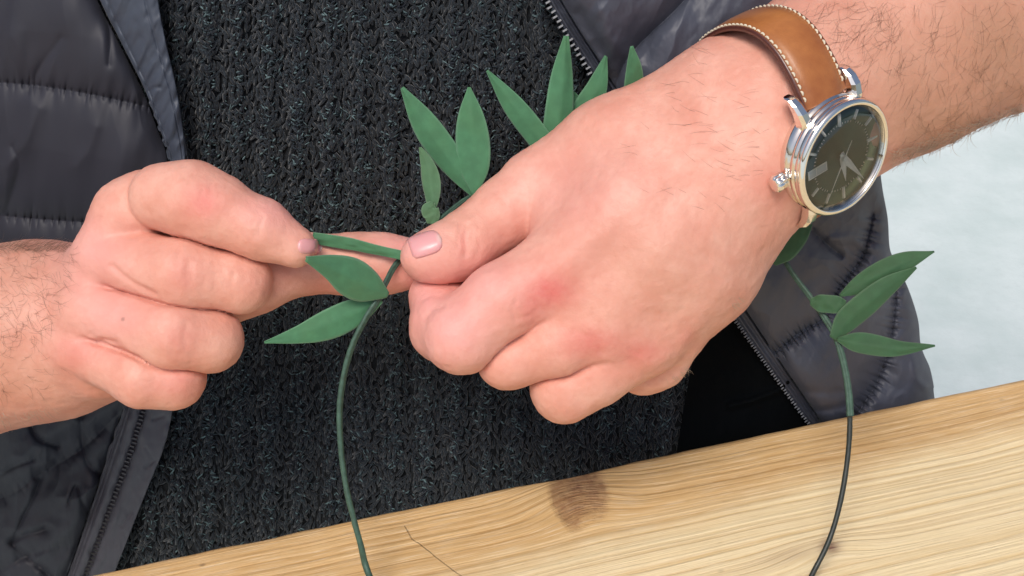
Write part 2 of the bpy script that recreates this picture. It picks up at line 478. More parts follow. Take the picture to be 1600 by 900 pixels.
def mat_wood():
    m = NT('pine_wood'); m.set(Roughness=0.55)
    tc = m.n('TexCoord'); sep = m.n('SeparateXYZ'); m.l(tc.outputs['Object'], sep.inputs[0])
    x, y = sep.outputs[0], m.math('MULTIPLY', sep.outputs[1], -1)
    def gauss(k, sx, sy, amp):
        dx = m.math('DIVIDE', m.math('SUBTRACT', x, k[0]), sx); dy = m.math('DIVIDE', m.math('SUBTRACT', y, k[1]), sy)
        r = m.math('ADD', m.math('MULTIPLY', dx, dx), m.math('MULTIPLY', dy, dy))
        return m.math('MULTIPLY', m.math('POWER', 2.718, m.math('MULTIPLY', r, -1)), amp)
    k1, k2 = bench_xy(905, 775), bench_xy(1295, 856)
    def vec(sx, yy, sy):
        c = m.n('CombineXYZ'); m.l(m.math('MULTIPLY', x, sx), c.inputs[0]); m.l(m.math('MULTIPLY', yy, sy), c.inputs[1]); return c.outputs[0]
    low = m.noise(1, 2, 0.4, vec(4, y, 10))
    yy = m.math('ADD', y, m.math('MULTIPLY', low, 0.003))
    yy = m.math('ADD', yy, gauss(k1, 0.020, 0.016, 0.009))
    yy = m.math('ADD', yy, gauss(k2, 0.020, 0.008, 0.006))
    yy = m.math('ADD', yy, gauss((k1[0] + 0.16, k1[1] + 0.02), 0.06, 0.02, -0.003))
    rings = m.noise(1, 3, 0.5, vec(1.0, yy, 400))
    rings2 = m.noise(1, 3, 0.6, vec(5, yy, 640))
    fib = m.noise(1, 3, 0.65, vec(55, yy, 2300))
    pore = m.noise(1, 2, 0.6, vec(160, yy, 1500))
    blot = m.noise(1, 4, 0.6, vec(22, y, 34))
    R = m.ramp(rings, [(0.30, (0, 0, 0)), (0.52, (0.35, 0.35, 0.35)), (0.64, (1, 1, 1))])
    warm = m.mix(R, (0.64, 0.41, 0.175), (0.47, 0.265, 0.09))
    pale = m.mix(R, (0.80, 0.675, 0.42), (0.67, 0.50, 0.255))
    # paler tone towards the near side and the right of the board
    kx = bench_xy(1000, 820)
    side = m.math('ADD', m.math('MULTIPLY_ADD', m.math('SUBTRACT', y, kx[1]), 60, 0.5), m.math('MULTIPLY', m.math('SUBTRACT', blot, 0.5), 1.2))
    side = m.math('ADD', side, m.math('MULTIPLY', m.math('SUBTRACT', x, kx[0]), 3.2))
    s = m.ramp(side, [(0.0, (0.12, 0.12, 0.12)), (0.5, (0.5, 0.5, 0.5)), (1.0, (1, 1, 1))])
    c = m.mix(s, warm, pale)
    c = m.mix(m.math('MULTIPLY', m.ramp(rings2, [(0.45, (0, 0, 0)), (0.72, (1, 1, 1))]), 0.35), c, (0.42, 0.24, 0.09))
    c = m.mix(m.math('MULTIPLY', m.ramp(fib, [(0.5, (0, 0, 0)), (0.7, (1, 1, 1))]), 0.55), c, (0.84, 0.73, 0.52))
    c = m.mix(m.math('MULTIPLY', m.ramp(pore, [(0.62, (0, 0, 0)), (0.8, (1, 1, 1))]), 0.35), c, (0.25, 0.14, 0.06))
    # knots and the brown stain that runs out of the big one
    kn = m.math('ADD', gauss(bench_xy(906, 752), 0.0085, 0.017, 1.5), gauss(bench_xy(884, 792), 0.0048, 0.013, 0.9))
    kn = m.math('MULTIPLY', kn, m.math('MULTIPLY_ADD', m.noise(1, 4, 0.7, vec(110, y, 110)), 1.5, 0.1), clamp=True)
    kn = m.ramp(kn, [(0.18, (0, 0, 0)), (0.5, (0.8, 0.8, 0.8)), (1.0, (1, 1, 1))])
    c = m.mix(m.math('MULTIPLY', kn, m.math('MULTIPLY_ADD', m.noise(1, 5, 0.75, vec(200, y, 150)), 1.5, -0.05), clamp=True), c, (0.20, 0.085, 0.04))
    kn2 = m.math('ADD', gauss(bench_xy(1297, 853), 0.0035, 0.0035, 1.2), gauss(bench_xy(1235, 868), 0.016, 0.004, 0.35))
    c = m.mix(m.math('MULTIPLY', kn2, m.math('MULTIPLY_ADD', fib, 1.2, 0.1), clamp=True), c, (0.20, 0.10, 0.07))
    # dark flecks of dirt
    v = m.n('TexVoronoi'); v.inputs['Scale'].default_value = 1; v.inputs['Randomness'].default_value = 1; m.l(vec(55, y, 90), v.inputs['Vector'])
    sp = m.math('MULTIPLY', m.ramp(v.outputs['Distance'], [(0.03, (1, 1, 1)), (0.10, (0, 0, 0))]), m.ramp(m.noise(1, 2, 0.5, vec(9, y, 13)), [(0.5, (0, 0, 0)), (0.6, (1, 1, 1))]))
    c = m.mix(m.math('MULTIPLY', sp, 0.75), c, (0.13, 0.08, 0.05))
    # hairline crack across the grain
    crack = None
    pts = [bench_xy(*q) for q in ((633, 822), (644, 842), (655, 848), (680, 869), (702, 885), (722, 901), (740, 915))]
    for a, b in zip(pts[:-1], pts[1:]):
        ex, ey = b[0] - a[0], b[1] - a[1]; l2 = ex * ex + ey * ey
        dx = m.math('SUBTRACT', x, a[0]); dy = m.math('SUBTRACT', y, a[1])
        t = m.math('DIVIDE', m.math('ADD', m.math('MULTIPLY', dx, ex), m.math('MULTIPLY', dy, ey)), l2, clamp=True)
        qx = m.math('SUBTRACT', dx, m.math('MULTIPLY', t, ex)); qy = m.math('SUBTRACT', dy, m.math('MULTIPLY', t, ey))
        r = m.math('SQRT', m.math('ADD', m.math('MULTIPLY', qx, qx), m.math('MULTIPLY', qy, qy)))
        crack = r if crack is None else m.math('MINIMUM', crack, r)
    cr = m.ramp(m.math('MULTIPLY', crack, 1000), [(0.10, (1, 1, 1)), (0.42, (0, 0, 0))])
    cr = m.math('MULTIPLY', cr, m.math('MULTIPLY_ADD', pore, 1.6, 0.0), clamp=True)
    c = m.mix(m.math('MULTIPLY', cr, 0.5), c, (0.12, 0.06, 0.025))
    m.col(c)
    hgt = m.math('ADD', m.math('MULTIPLY', rings, -0.9), m.math('MULTIPLY', fib, 0.22))
    hgt = m.math('SUBTRACT', hgt, m.math('MULTIPLY', cr, 0.3))
    hgt = m.math('ADD', hgt, m.math('MULTIPLY', kn, m.math('MULTIPLY', pore, -0.9)))
    m.nor(m.bump(hgt, 0.9, 0.0014)); return m.m

def mat_ground():
    m = NT('pale_concrete'); m.set(Roughness=0.8)
    c = m.mix(m.ramp(m.noise(9, 5, 0.6), [(0.35, (0, 0, 0)), (0.7, (1, 1, 1))]), (0.54, 0.625, 0.605), (0.65, 0.72, 0.705))
    c = m.mix(m.math('MULTIPLY', m.ramp(m.noise(60, 4, 0.7), [(0.5, (0, 0, 0)), (0.8, (1, 1, 1))]), 0.35), c, (0.50, 0.56, 0.54))
    m.col(c); m.nor(m.bump(m.noise(80, 5), 0.3, 0.002)); return m.m

mesh('ground', [(-40, -40, 0), (40, -40, 0), (40, 60, 0), (-40, 60, 0)], [(0, 1, 2, 3)], mat_ground(), None, False, kind='structure')

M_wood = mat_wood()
bench = root('wooden_bench_top', BO * np.array([1, 1, 0]), 'pale knotty pine board with a brown knot at its edge across the foreground', 'bench')
bench.rotation_euler.z = math.atan2(bx[1], bx[0])
def local_mesh(name, V, F, mat, parent, smooth=True, loc=(0, 0, 0), **kw):
    o = mesh(name, V, F, mat, None, smooth)
    o.parent = parent; o.location = loc
    for k, v in kw.items(): o[k] = v
    return o
# board: x along the grain, y runs away from the far edge towards the camera (negative local y)
nx, ny = 700, 60
gx = np.linspace(-1.1, 1.3, nx); tt = np.linspace(0, 1, ny) ** 1.6
prof = [(0.004, -0.040), (0.0, -0.036), (0.0, -0.0035), (0.0006, -0.0012), (0.0022, -0.0002)] + [(0.0022 + 0.36 * t, 0.0) for t in tt[1:]] + [(0.3645, -0.004), (0.3645, -0.040)]
X, K = np.meshgrid(gx, np.arange(len(prof)), indexing='ij'); pr = np.array(prof)
Y, Z = pr[K, 0], pr[K, 1]
wob = 0.00035 * fbm(X * 60, 0 * X, 0, 4, 3) * np.exp(-Y / 0.006) + 0.0016 * np.exp(-((X - bench_xy(905, 745)[0]) / 0.02) ** 2) * np.exp(-Y / 0.004)
rel = (0.00035 * fbm(X * 4, Y * 260, 0, 3, 8) + 0.0003 * fbm(X * 40, Y * 60, 0, 2, 9)) * (K > 3)
V = np.stack([X, -(Y + wob), Z + rel], -1).reshape(-1, 3)
F = grid_faces(nx, len(prof)).tolist()
F.append([0 * len(prof) + k for k in range(len(prof))][::-1]); F.append([(nx - 1) * len(prof) + k for k in range(len(prof))])
F.append([0, (nx - 1) * len(prof), nx * len(prof) - 1, len(prof) - 1])
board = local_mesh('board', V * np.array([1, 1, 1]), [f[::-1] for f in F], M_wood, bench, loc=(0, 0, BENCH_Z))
for lx in (-0.95, 1.15):
    for ly in (-0.06, -0.30):
        b = 0.03; z1 = BENCH_Z - 0.0405
        V = [(sx * b, sy * b, z) for z in (0, z1) for sx, sy in ((-1, -1), (1, -1), (1, 1), (-1, 1))]
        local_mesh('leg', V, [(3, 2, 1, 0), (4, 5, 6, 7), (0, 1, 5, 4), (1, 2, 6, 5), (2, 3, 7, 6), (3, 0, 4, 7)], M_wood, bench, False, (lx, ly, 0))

M_skin = mat_skin()
VA, FA = build_arm(fA, (-1230, -520, -2560), (-60, 280, -2040), 2.7, 'A')
VB, FB = build_arm(fB, (-260, -320, -2720), (900, 620, -2050), 2.9, 'B')

# forearms beyond the frame, upper arms, shoulders and trunk under the clothes
def fbody():
    g1 = B((-300, 560, -260, 158), (-900, 640, -330, 190), (-1000, 0, -500, 210), (-760, -900, -520, 260))
    g2 = B((1760, -120, -320, 205), (2300, -330, -480, 200), (2450, -500, -560, 220), (2100, -1300, -560, 250))
    g3 = B((640, 1000, -1400, 300), (660, 200, -980, 370), (680, -900, -820, 350)) + B((-760, -900, -560, 260), (2100, -1300, -560, 260))
    return field([(60, 1, g1), (60, 60, g2), (120, 120, g3)])
VT, FT, gT = surface_net(fbody(), (-2400, -900, -4200), (2500, 2600, -1700), 26, 6)
Vall = np.vstack([VA, VB, VT]); Fall = np.vstack([FA, FB + len(VA), FT + len(VA) + len(VB)])
at = skin_attrs(Vall, 0)
person = root('person', W(P(640, 900, -900)), 'person in dark knitted sweater and open navy jacket twisting a leafy wire with both hands', 'person')
body = cmesh('body', Vall, Fall, M_skin, person, attrs=at)
bvh = BVHTree.FromPolygons([tuple(v) for v in np.vstack([VA, VB])], [tuple(q) for q in np.vstack([FA, FB + len(VA)]).tolist()])

def onskin(px, py, lift=0.0):
    """the skin point seen at a photo position, lifted off the surface; None where there is no skin"""
    d = Vector(P(px, py, 0)).normalized()
    hit = bvh.ray_cast(Vector((0, 0, 0)), d, 6000)
    if hit[0] is None: return None, None
    n = hit[1] if hit[1].dot(d) < 0 else -hit[1]
    return np.array(hit[0]) + np.array(n) * lift, np.array(n)

# ------------------------------------------------------------------ clothes: a knitted sweater and an open padded jacket
yaw, rec = math.radians(9), math.radians(12)
nT = np.array([-math.sin(yaw) * math.cos(rec), -math.cos(yaw) * math.cos(rec), math.sin(rec)]) @ CAMR
qT = P(900, 740, -485)
def torso_h(px, py):
    d = P(px, py, 0)
    t = (nT @ qT) / (d @ nT)
    return DU - (-d[..., 2] * t) - ((np.asarray(px, float) - 560) / 900) ** 2 * 190 - (np.clip(np.asarray(px, float) - 1050, 0, 900) / 300) ** 1.5 * 150

# sweater: ribs of real V stitches over a dark ground
def rib(px): return np.cos((px + 6 * np.sin(px / 170.0)) * 2 * math.pi / 47.0)
def sweater_h(px, py):
    return torso_h(px, py) + 9 * rib(px + 3 * np.sin(py / 130)) + 10 * fbm(px / 260, py / 260, 0, 2, 4)
gx, gy = np.meshgrid(np.linspace(-350, 1290, 300), np.linspace(-500, 1250, 120), indexing='ij')
M_yarn = mat_yarn()
M_under = mat_simple('knit_ground', (0.006, 0.008, 0.011), 0.95, var=0.3, scale=800)
sweater = cmesh('knitted_sweater', P(gx, gy, sweater_h(gx, gy) - 3).reshape(-1, 3), grid_faces(300, 120)[:, ::-1], M_under, person)
rng = np.random.default_rng(3)
cw, rh = 11.8, 9.6
cols, rows = np.arange(150, 1200, cw), np.arange(-60, 950, rh)
CX, CY = np.meshgrid(cols, rows, indexing='ij'); CX, CY = CX.ravel(), CY.ravel()
kk = CX < np.interp(CY, [250, 380, 480, 560, 640, 760, 1000], [1190, 1130, 1108, 1093, 1078, 1060, 1030]); CX, CY = CX[kk], CY[kk]
side = np.tile([-1, 1], len(CX)); CX, CY = np.repeat(CX, 2), np.repeat(CY, 2)
n = len(CX)
CX = CX + rng.normal(0, 2.3, n) + 4 * fbm(CX / 90, CY / 60, 0, 2, 21); CY = CY + rng.normal(0, 3.0, n) + 5 * fbm(CX / 60, CY / 90, 0, 2, 22) 
tt = np.linspace(0, 1, 5)
ang = rng.normal(0, 0.42, n)
lx = side[:, None] * (1.0 + 3.9 * tt[None] - 0.4) ; ly = (5.5 - 14.0 * tt)[None] + 0 * lx
x = CX[:, None] + lx * np.cos(ang)[:, None] - ly * np.sin(ang)[:, None]
y = CY[:, None] + ly * np.cos(ang)[:, None] + lx * np.sin(ang)[:, None]
lift = 2.2 + 2.6 * np.sin(math.pi * np.clip(tt * 1.05, 0, 1))[None] + rng.normal(0, 1.3, n)[:, None]
C = P(x, y, sweater_h(x, y) + lift)
def strands(C, rad, ns):
    """C: n x m x 3 centre lines, rad: n x m"""
    T = np.gradient(C, axis=1); T /= np.linalg.norm(T, axis=2)[..., None] + 1e-9
    N = np.cross(T, np.array([0.1, 0.2, 1.0])); N /= np.linalg.norm(N, axis=2)[..., None] + 1e-9
    Bn = np.cross(T, N); a = np.arange(ns) * 2 * math.pi / ns
    V = C[:, :, None] + rad[:, :, None, None] * (N[:, :, None] * np.cos(a)[:, None] + Bn[:, :, None] * np.sin(a)[:, None])
    n, m = C.shape[:2]; g = grid_faces(m, ns, False, True)
    F = (g[None] + (np.arange(n) * m * ns)[:, None, None]).reshape(-1, 4)
    return V.reshape(-1, 3), F
V, F = strands(C, (2.9 * (0.45 + 0.65 * np.sin(math.pi * np.clip(tt, 0.06, 0.94))))[None] * rng.uniform(0.8, 1.2, n)[:, None], 5)
cmesh('knit_stitch', V, F, M_yarn, sweater, kind='stuff')
# loose fibre flecks of grey-blue wool on the yarn
nf = 40000
fx, fy = rng.uniform(170, 1130, nf), rng.uniform(-20, 910, nf)
dens = 0.45 + 0.6 * vnoise(fx / 22, fy / 22, 0, 31) + 0.4 * rib(fx)
k = (rng.uniform(0, 1, nf) < dens) & (fx < np.interp(fy, [250, 380, 480, 560, 640, 760, 1000], [1190, 1126, 1104, 1089, 1074, 1056, 1026])); fx, fy = fx[k], fy[k]; nf = len(fx)
fa = np.where(rng.uniform(0, 1, nf) < 0.5, rng.normal(0.5, 0.4, nf), rng.normal(-0.9, 0.45, nf)); fl = rng.uniform(1.5, 6.0, nf)
t3 = np.linspace(-1, 1, 4)
bend = rng.normal(0, 0.25, nf)
x = fx[:, None] + fl[:, None] * (t3[None] * np.cos(fa)[:, None] - (t3 ** 2)[None] * bend[:, None] * np.sin(fa)[:, None])
y = fy[:, None] + fl[:, None] * (t3[None] * np.sin(fa)[:, None] + (t3 ** 2)[None] * bend[:, None] * np.cos(fa)[:, None])
C = P(x, y, sweater_h(x, y) + 7.5 - 2.5 * (t3 ** 2)[None] + rng.normal(0, 1, nf)[:, None])
V, F = strands(C, np.array([0.3, 1.0, 1.0, 0.3])[None] * rng.uniform(0.6, 2.0, nf)[:, None], 3)
shade = np.repeat(rng.uniform(0, 1, nf) ** 1.6, 12)
mf = NT('grey_wool_fleck'); mf.set(Roughness=0.95, Specular_IOR_Level=0.15)
mf.col(mf.ramp(mf.attr('shade'), [(0.0, (0.018, 0.020, 0.028)), (0.5, (0.042, 0.060, 0.070)), (1.0, (0.13, 0.19, 0.20))]))
cmesh('wool_fleck', V, F, mf.m, sweater, kind='stuff', attrs=dict(shade=shade))

# padded jacket
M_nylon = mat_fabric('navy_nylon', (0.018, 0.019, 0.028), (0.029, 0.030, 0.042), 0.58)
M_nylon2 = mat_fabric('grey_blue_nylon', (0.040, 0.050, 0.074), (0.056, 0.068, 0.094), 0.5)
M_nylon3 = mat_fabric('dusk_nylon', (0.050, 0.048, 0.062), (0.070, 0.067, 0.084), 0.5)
M_nylonR = mat_fabric('floorlit_slate_nylon', (0.048, 0.052, 0.072), (0.068, 0.077, 0.106), 0.48)  # bluer, paler than the left front: light off the floor put into colour
M_lining = mat_simple('shadowed_dark_lining', (0.0015, 0.0022, 0.003), 0.9, Specular_IOR_Level=0.08)  # dark cloth, with the shadow inside the jacket put into its black
M_teeth = mat_simple('zip_teeth_black', (0.02, 0.022, 0.026), 0.3)
M_teethg = mat_simple('zip_teeth_grey', (0.16, 0.17, 0.19), 0.35)
def curve_x(pts):
    a = np.array(pts, float)
    return lambda y: np.interp(y, a[:, 0], a[:, 1])
def smooth_curve(pts, n=200):
    a = np.array(pts, float); s = cat_spline(a, n)
    return lambda y: np.interp(y, s[:, 0], s[:, 1])
def sheet(name, xl, xr, y0, y1, nu, nv, hfun, mat, parent, thick=4.0, pw=1.0, **kw):
    u = np.linspace(0, 1, nu)[:, None]; y = np.linspace(y0, y1, nv)[None] + 0 * u
    l, r = xl(y), xr(y); x = l + (r - l) * u ** pw
    h = hfun(x, y, u + 0 * y)
    o = cmesh(name, P(x, y, h).reshape(-1, 3), grid_faces(nu, nv)[:, ::-1], mat, parent, **kw)
    s = o.modifiers.new('thickness', 'SOLIDIFY'); s.thickness = thick * S; s.offset = -1
    return o
def seams(x, y, L):
    """padding height and pucker relief from a set of seam lines"""
    pad = np.ones(x.shape); puck = np.zeros(x.shape)
    for line, depth, w, pamp, freq in L:
        line = cat_spline(line, 40)
        d, arc, _ = polyd(x, y, line)
        pad = np.minimum(pad, 1 - depth * np.exp(-(d / w)))
        ph = arc * freq + 2.0 * vnoise(arc / 23, d / 30, 0, 7)
        ln = 9 + 5 * vnoise(arc / 9, 0, 0, 8)
        puck -= pamp * (1 - np.abs(np.sin(ph / 2))) ** 2.2 * np.exp(-(d / ln) ** 2)
        puck += 0.35 * pamp * np.sin(ph / 2.3) * np.exp(-d / (w * 0.6))
        puck -= 0.35 * pamp * np.exp(-(d / 2.2) ** 2)
    return pad, puck

lx0 = smooth_curve([(250, 1180), (380, 1120), (480, 1098), (560, 1083), (640, 1068), (760, 1050), (1000, 1020)])
uu, yy = np.meshgrid(np.linspace(0, 1, 200) ** 1.4, np.linspace(250, 1000, 200), indexing='ij')
xx = lx0(yy) + (1345 - lx0(yy)) * uu
dl = polyd(xx, yy, [(1140, 634), (1175, 626), (1215, 611), (1238, 592)])[0]
hl = torso_h(xx, yy) + 12 + 26 * np.clip((xx - lx0(yy)) / 150, 0, 1) ** 1.2 + 17 * np.exp(-(dl / 5) ** 2) + 5 * fbm(xx / 40, yy / 60, 0, 3, 12)
lining = cmesh('padded_jacket', P(xx, yy, hl).reshape(-1, 3), grid_faces(200, 200)[:, ::-1], M_lining, person,
               label='open navy quilted jacket with a zip down each front edge')

def ridged(x, y, s):
    return 1 - np.abs(fbm(x, y, 0, 3, s))
# left front (on the left in the picture)
xP = smooth_curve([(-300, 60), (-60, 130), (0, 152), (70, 187), (140, 222), (200, 245), (250, 262), (330, 268), (400, 264), (520, 250), (600, 215), (640, 192), (760, 152), (900, 104), (1100, 30)])
xO = smooth_curve([(-300, 200), (-60, 240), (0, 247), (60, 258), (150, 278), (250, 290), (400, 292), (520, 290), (640, 270), (700, 256), (760, 232), (880, 185), (1100, 100)])
SL = [([(-260, 120), (-60, 126), (40, 132), (140, 147), (250, 172), (300, 190)], 0.35, 34, 5.0, 0.62), ([(-260, 320), (-40, 334), (60, 342), (160, 350), (300, 372)], 0.38, 36, 5.0, 0.55),
      ([(-260, 560), (0, 600), (200, 610)], 0.6, 45, 2, 0.5), ([(-260, 860), (-60, 800), (20, 770), (60, 742), (130, 700), (190, 640)], 0.5, 34, 2.5, 0.45), ([(-20, 905), (40, 870), (110, 850)], 0.4, 26, 2, 0.45),
      ([(-260, -120), (200, -90)], 0.8, 45, 2, 0.5)]
def left_h(x, y, u):
    pad, puck = seams(x, y, SL)
    edge = 1 - np.exp(-(xP(y) - x) / 26.0)
    low = np.clip((y - 560) / 80, 0, 1)
    fx = x + 0.25 * y
    folds = (6 + 12 * low) * ridged(x / 85 + 0.3, y / 240, 41) * (1 - 0.3 * low) + 22 * low * ridged(x / 90 + y / 160, y / 110 - x / 300, 43) + 9 * fbm(fx / 75, y / 170, 0, 2, 44)
    cr = 0
    for line, a, w in (([(126, 640), (128, 680), (134, 715), (146, 735), (165, 742)], -24, 8), ([(46, 660), (52, 676), (64, 688), (90, 697)], -20, 5), ([(-5, 746), (20, 730), (52, 719)], -14, 4),
                       ([(62, 750), (52, 778), (38, 805), (22, 840)], -16, 5), ([(20, 846), (40, 836), (70, 828)], -22, 7), ([(107, 786), (119, 760), (128, 782), (137, 802)], -14, 4), ([(20, 850), (45, 872), (78, 899)], -20, 6),
                       ([(186, 655), (176, 690), (162, 742), (140, 800), (104, 893)], -12, 5), ([(150, 640), (152, 665)], -8, 10)):
        cr = cr + a * np.exp(-np.sqrt((polyd(x, y, cat_spline(line, 14))[0] / w) ** 2 + 0.03))
    cr = cr - 24 * np.exp(-(polyd(x, y, [(104, 690), (84, 750), (66, 800)])[0] / 24) ** 2) + 16 * np.exp(-(polyd(x, y, [(30, 760), (20, 700), (20, 640)])[0] / 26) ** 2) + 18 * np.exp(-(polyd(x, y, [(60, 870), (110, 820), (140, 770)])[0] / 18) ** 2)
    for line, a, w in (([(20, 60), (50, 130), (40, 240), (0, 300)], 9, 22), ([(60, 170), (40, 220), (8, 262)], 10, 14), ([(120, 260), (140, 230), (150, 200)], 7, 14),
                       ([(95, 60), (60, 110), (45, 140)], -8, 8), ([(165, 20), (172, 60), (170, 100)], -7, 5), ([(20, 230), (30, 260), (10, 330)], -9, 8)):
        dd = polyd(x, y, cat_spline(line, 14))[0]; cr = cr + 1.1 * a * np.exp(-np.sqrt((dd / w) ** 2 + 0.08))
    return torso_h(x, y) + 30 + 72 * pad * (0.25 + 0.75 * edge) + puck + folds + cr + 1.5 * low * fbm(x / 18, y / 22, 0, 3, 45) - 22 * low
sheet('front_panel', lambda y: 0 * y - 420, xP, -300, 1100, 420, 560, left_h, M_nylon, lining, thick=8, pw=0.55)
def placket_h(x, y, u):
    low = np.clip((y - 560) / 60, 0, 1)
    crk = 0
    for line in ([(228, 146), (240, 138), (250, 136)], [(228, 700), (240, 720), (228, 730)], [(205, 800), (190, 822)], [(240, 655), (255, 650)]):
        crk = crk - 4 * np.exp(-(polyd(x, y, line)[0] / 3.2) ** 2)
    return torso_h(x, y) + 44 + 26 * (1 - low) + 12 * np.sin(math.pi * np.clip(u, 0, 1)) ** 0.6 + 3 * fbm(x / 34, y / 50, 0, 3, 51) + 4.5 * fbm((x + 0.4 * y) / 15, y / 42, 0, 2, 55) * (1 - low) + 3.0 * low * fbm(x / 12, y / 20, 0, 2, 56) + crk - 3 * np.exp(-((u - 0.12) / 0.025) ** 2) - 2.5 * (1 - low) * np.exp(-((u - 0.78) / 0.025) ** 2) \
        - 12 * low * np.exp(-((u - 0.40) / 0.07) ** 2) + 7 * low * np.exp(-((u - 0.2) / 0.09) ** 2) - 8 * low * np.exp(-((u - 0.04) / 0.03) ** 2) + 3 * low * np.exp(-((u - 0.58) / 0.08) ** 2)
xPl = lambda y: xP(y) + np.where(y < 560, 4 + 0 * y, 2)
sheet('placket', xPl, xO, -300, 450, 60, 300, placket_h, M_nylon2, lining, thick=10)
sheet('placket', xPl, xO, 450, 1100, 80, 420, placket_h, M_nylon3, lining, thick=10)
def teeth(line, pitch, size, hf, mat, alt=0.0):
    n = int(polyd(np.zeros(1), np.zeros(1), line)[2] / pitch); c = cat_spline(line, n); T = np.gradient(c, axis=0); T /= np.linalg.norm(T, axis=1)[:, None]
    parts = []
    for i, (q, t) in enumerate(zip(c, T)):
        nn = np.array([-t[1], t[0]]); o = alt * (1 if i % 2 else -1)
        l, w = size; pts = [q + t * a * l / 2 + nn * (b * w / 2 + o) for a, b in ((-1, -1), (1, -1), (1, 1), (-1, 1))]
        hh = float(hf(np.array(q[0]), np.array(q[1])))
        lo = [P(*p, hh - 2) for p in pts]; hi = [P(*(q + (p - q) * 0.7), hh + 4.5) for p in pts]
        parts.append((np.array(lo + hi), [(4, 5, 6, 7), (0, 1, 5, 4), (1, 2, 6, 5), (2, 3, 7, 6), (3, 0, 4, 7)]))
    V, F = join(parts)
    return cmesh('zipper_teeth', V, F, mat, lining, smooth=False, kind='stuff')
def zl(y): return xPl(y) + (xO(y) - xPl(y)) * 0.40
zline = [(float(zl(np.array(float(y)))), float(y)) for y in range(560, 960, 40)]
teeth(zline, 6.2, (3.4, 10.5), lambda x, y: placket_h(x, y, np.array(0.40)) + 4, M_teeth, 1.2)

# right front
xR = smooth_curve([(-300, 690), (-60, 822), (0, 855), (50, 885), (115, 925), (250, 1000), (400, 1085), (480, 1137), (560, 1192), (650, 1256), (720, 1306), (1000, 1500)])
xB = lambda y: xR(y) + np.interp(y, [-300, 60, 300, 480, 650, 1000], [22, 22, 30, 26, 22, 22])
xE = smooth_curve([(-300, 1500), (-60, 1440), (120, 1400), (200, 1380), (260, 1376), (295, 1379), (340, 1387), (385, 1390), (405, 1397), (448, 1418), (497, 1434), (534, 1438), (552, 1443), (575, 1453), (603, 1459), (612, 1459), (660, 1466), (800, 1490), (1000, 1530)])
SR = [([(1150, 590), (1215, 547), (1250, 520), (1290, 495), (1308, 455), (1345, 405), (1358, 365), (1364, 335)], 0.55, 26, 11, 0.7),
      ([(1330, 660), (1368, 600), (1388, 545), (1398, 480), (1400, 420)], 0.48, 22, 9, 0.7), ([(1120, -60), (1060, 10), (985, 85), (960, 140)], 0.6, 30, 0.5, 0.3),
      ([(1270, 360), (1290, 380), (1315, 400)], 0.35, 16, 1.5, 0.5)]
def right_h(x, y, u):
    pad, puck = seams(x, y, SR)
    eR = 1 - np.exp(-(xE(y) - x) / 14.0); eL = 1 - np.exp(-(x - xB(y)) / 20.0)
    cr = 0
    for line, a, w in (([(1228, 640), (1290, 640), (1340, 628)], -7, 6), ([(1180, 570), (1200, 600), (1262, 612), (1320, 612)], -5, 7), ([(1225, 420), (1215, 480), (1205, 530)], 8, 16),
                       ([(1340, 470), (1352, 500), (1350, 560)], 7, 12), ([(1300, 375), (1330, 372), (1366, 388)], 8, 8), ([(1425, 560), (1432, 590), (1445, 605)], 6, 7), ([(905, 20), (930, 60), (960, 120)], -6, 9), ([(940, 20), (955, 60), (990, 100)], 6, 12),
                       ([(880, 10), (915, 60), (950, 110)], 4, 5)):
        cr = cr + a * np.exp(-(polyd(x, y, cat_spline(line, 14))[0] / w) ** 2)
    return torso_h(x, y) + 34 + 92 * pad * (0.55 + 0.45 * eR) * (0.45 + 0.55 * eL) + puck + cr + 12 * fbm(x / 80, y / 120, 0, 2, 61) + 5 * ridged((x + 0.5 * y) / 46, (y - 0.3 * x) / 80, 64) + 0.8 * fbm(x / 16, y / 22, 0, 3, 62)
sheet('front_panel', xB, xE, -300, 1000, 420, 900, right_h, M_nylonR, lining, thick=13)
def band_h(x, y, u):
    return torso_h(x, y) + 48 + 8 * np.exp(-((u - 0.25) / 0.12) ** 2) + 9 * np.exp(-((u - 0.72) / 0.14) ** 2) + 3 * fbm(x / 30, y / 40, 0, 3, 63)
sheet('placket', xR, lambda y: xB(y) + 3, -300, 1000, 30, 500, band_h, M_nylonR, lining, thick=8)
teeth([(float(xR(np.array(float(y)))) - 2.0, float(y)) for y in range(-40, 190, 20)], 8.2, (3.8, 10.5), lambda x, y: torso_h(x, y) + 52, M_teethg, 1.5)
teeth([(float(xR(np.array(float(y)))) - 1.5, float(y)) for y in range(440, 700, 20)], 4.4, (2.4, 6.0), lambda x, y: torso_h(x, y) + 52, M_teethg, 0.8)
# sleeves pushed up past the frame
def sleeve(path, rads, seed):
    c = cat_spline(path, 60); r = np.interp(np.linspace(0, 1, 60), np.linspace(0, 1, len(rads)), rads)
    r = r + 16 * np.abs(np.sin(np.linspace(0, 9, 60) * math.pi / 2)) + rng.normal(0, 2, 60)
    V, F = tube(c, r, 40, False); o = cmesh('sleeve', V, F, M_nylon, lining)
    s = o.modifiers.new('thickness', 'SOLIDIFY'); s.thickness = 10 * S
sleeve([P(-560, 590, -300), P(-900, 640, -330), P(-1080, 300, -430), P(-1000, 0, -500), P(-760, -900, -520)], [205, 240, 250, 260, 330], 1)
sleeve([P(2050, -250, -400), P(2300, -330, -480), P(2500, -500, -560), P(2350, -900, -560), P(2100, -1300, -560)], [230, 260, 270, 280, 330], 2)

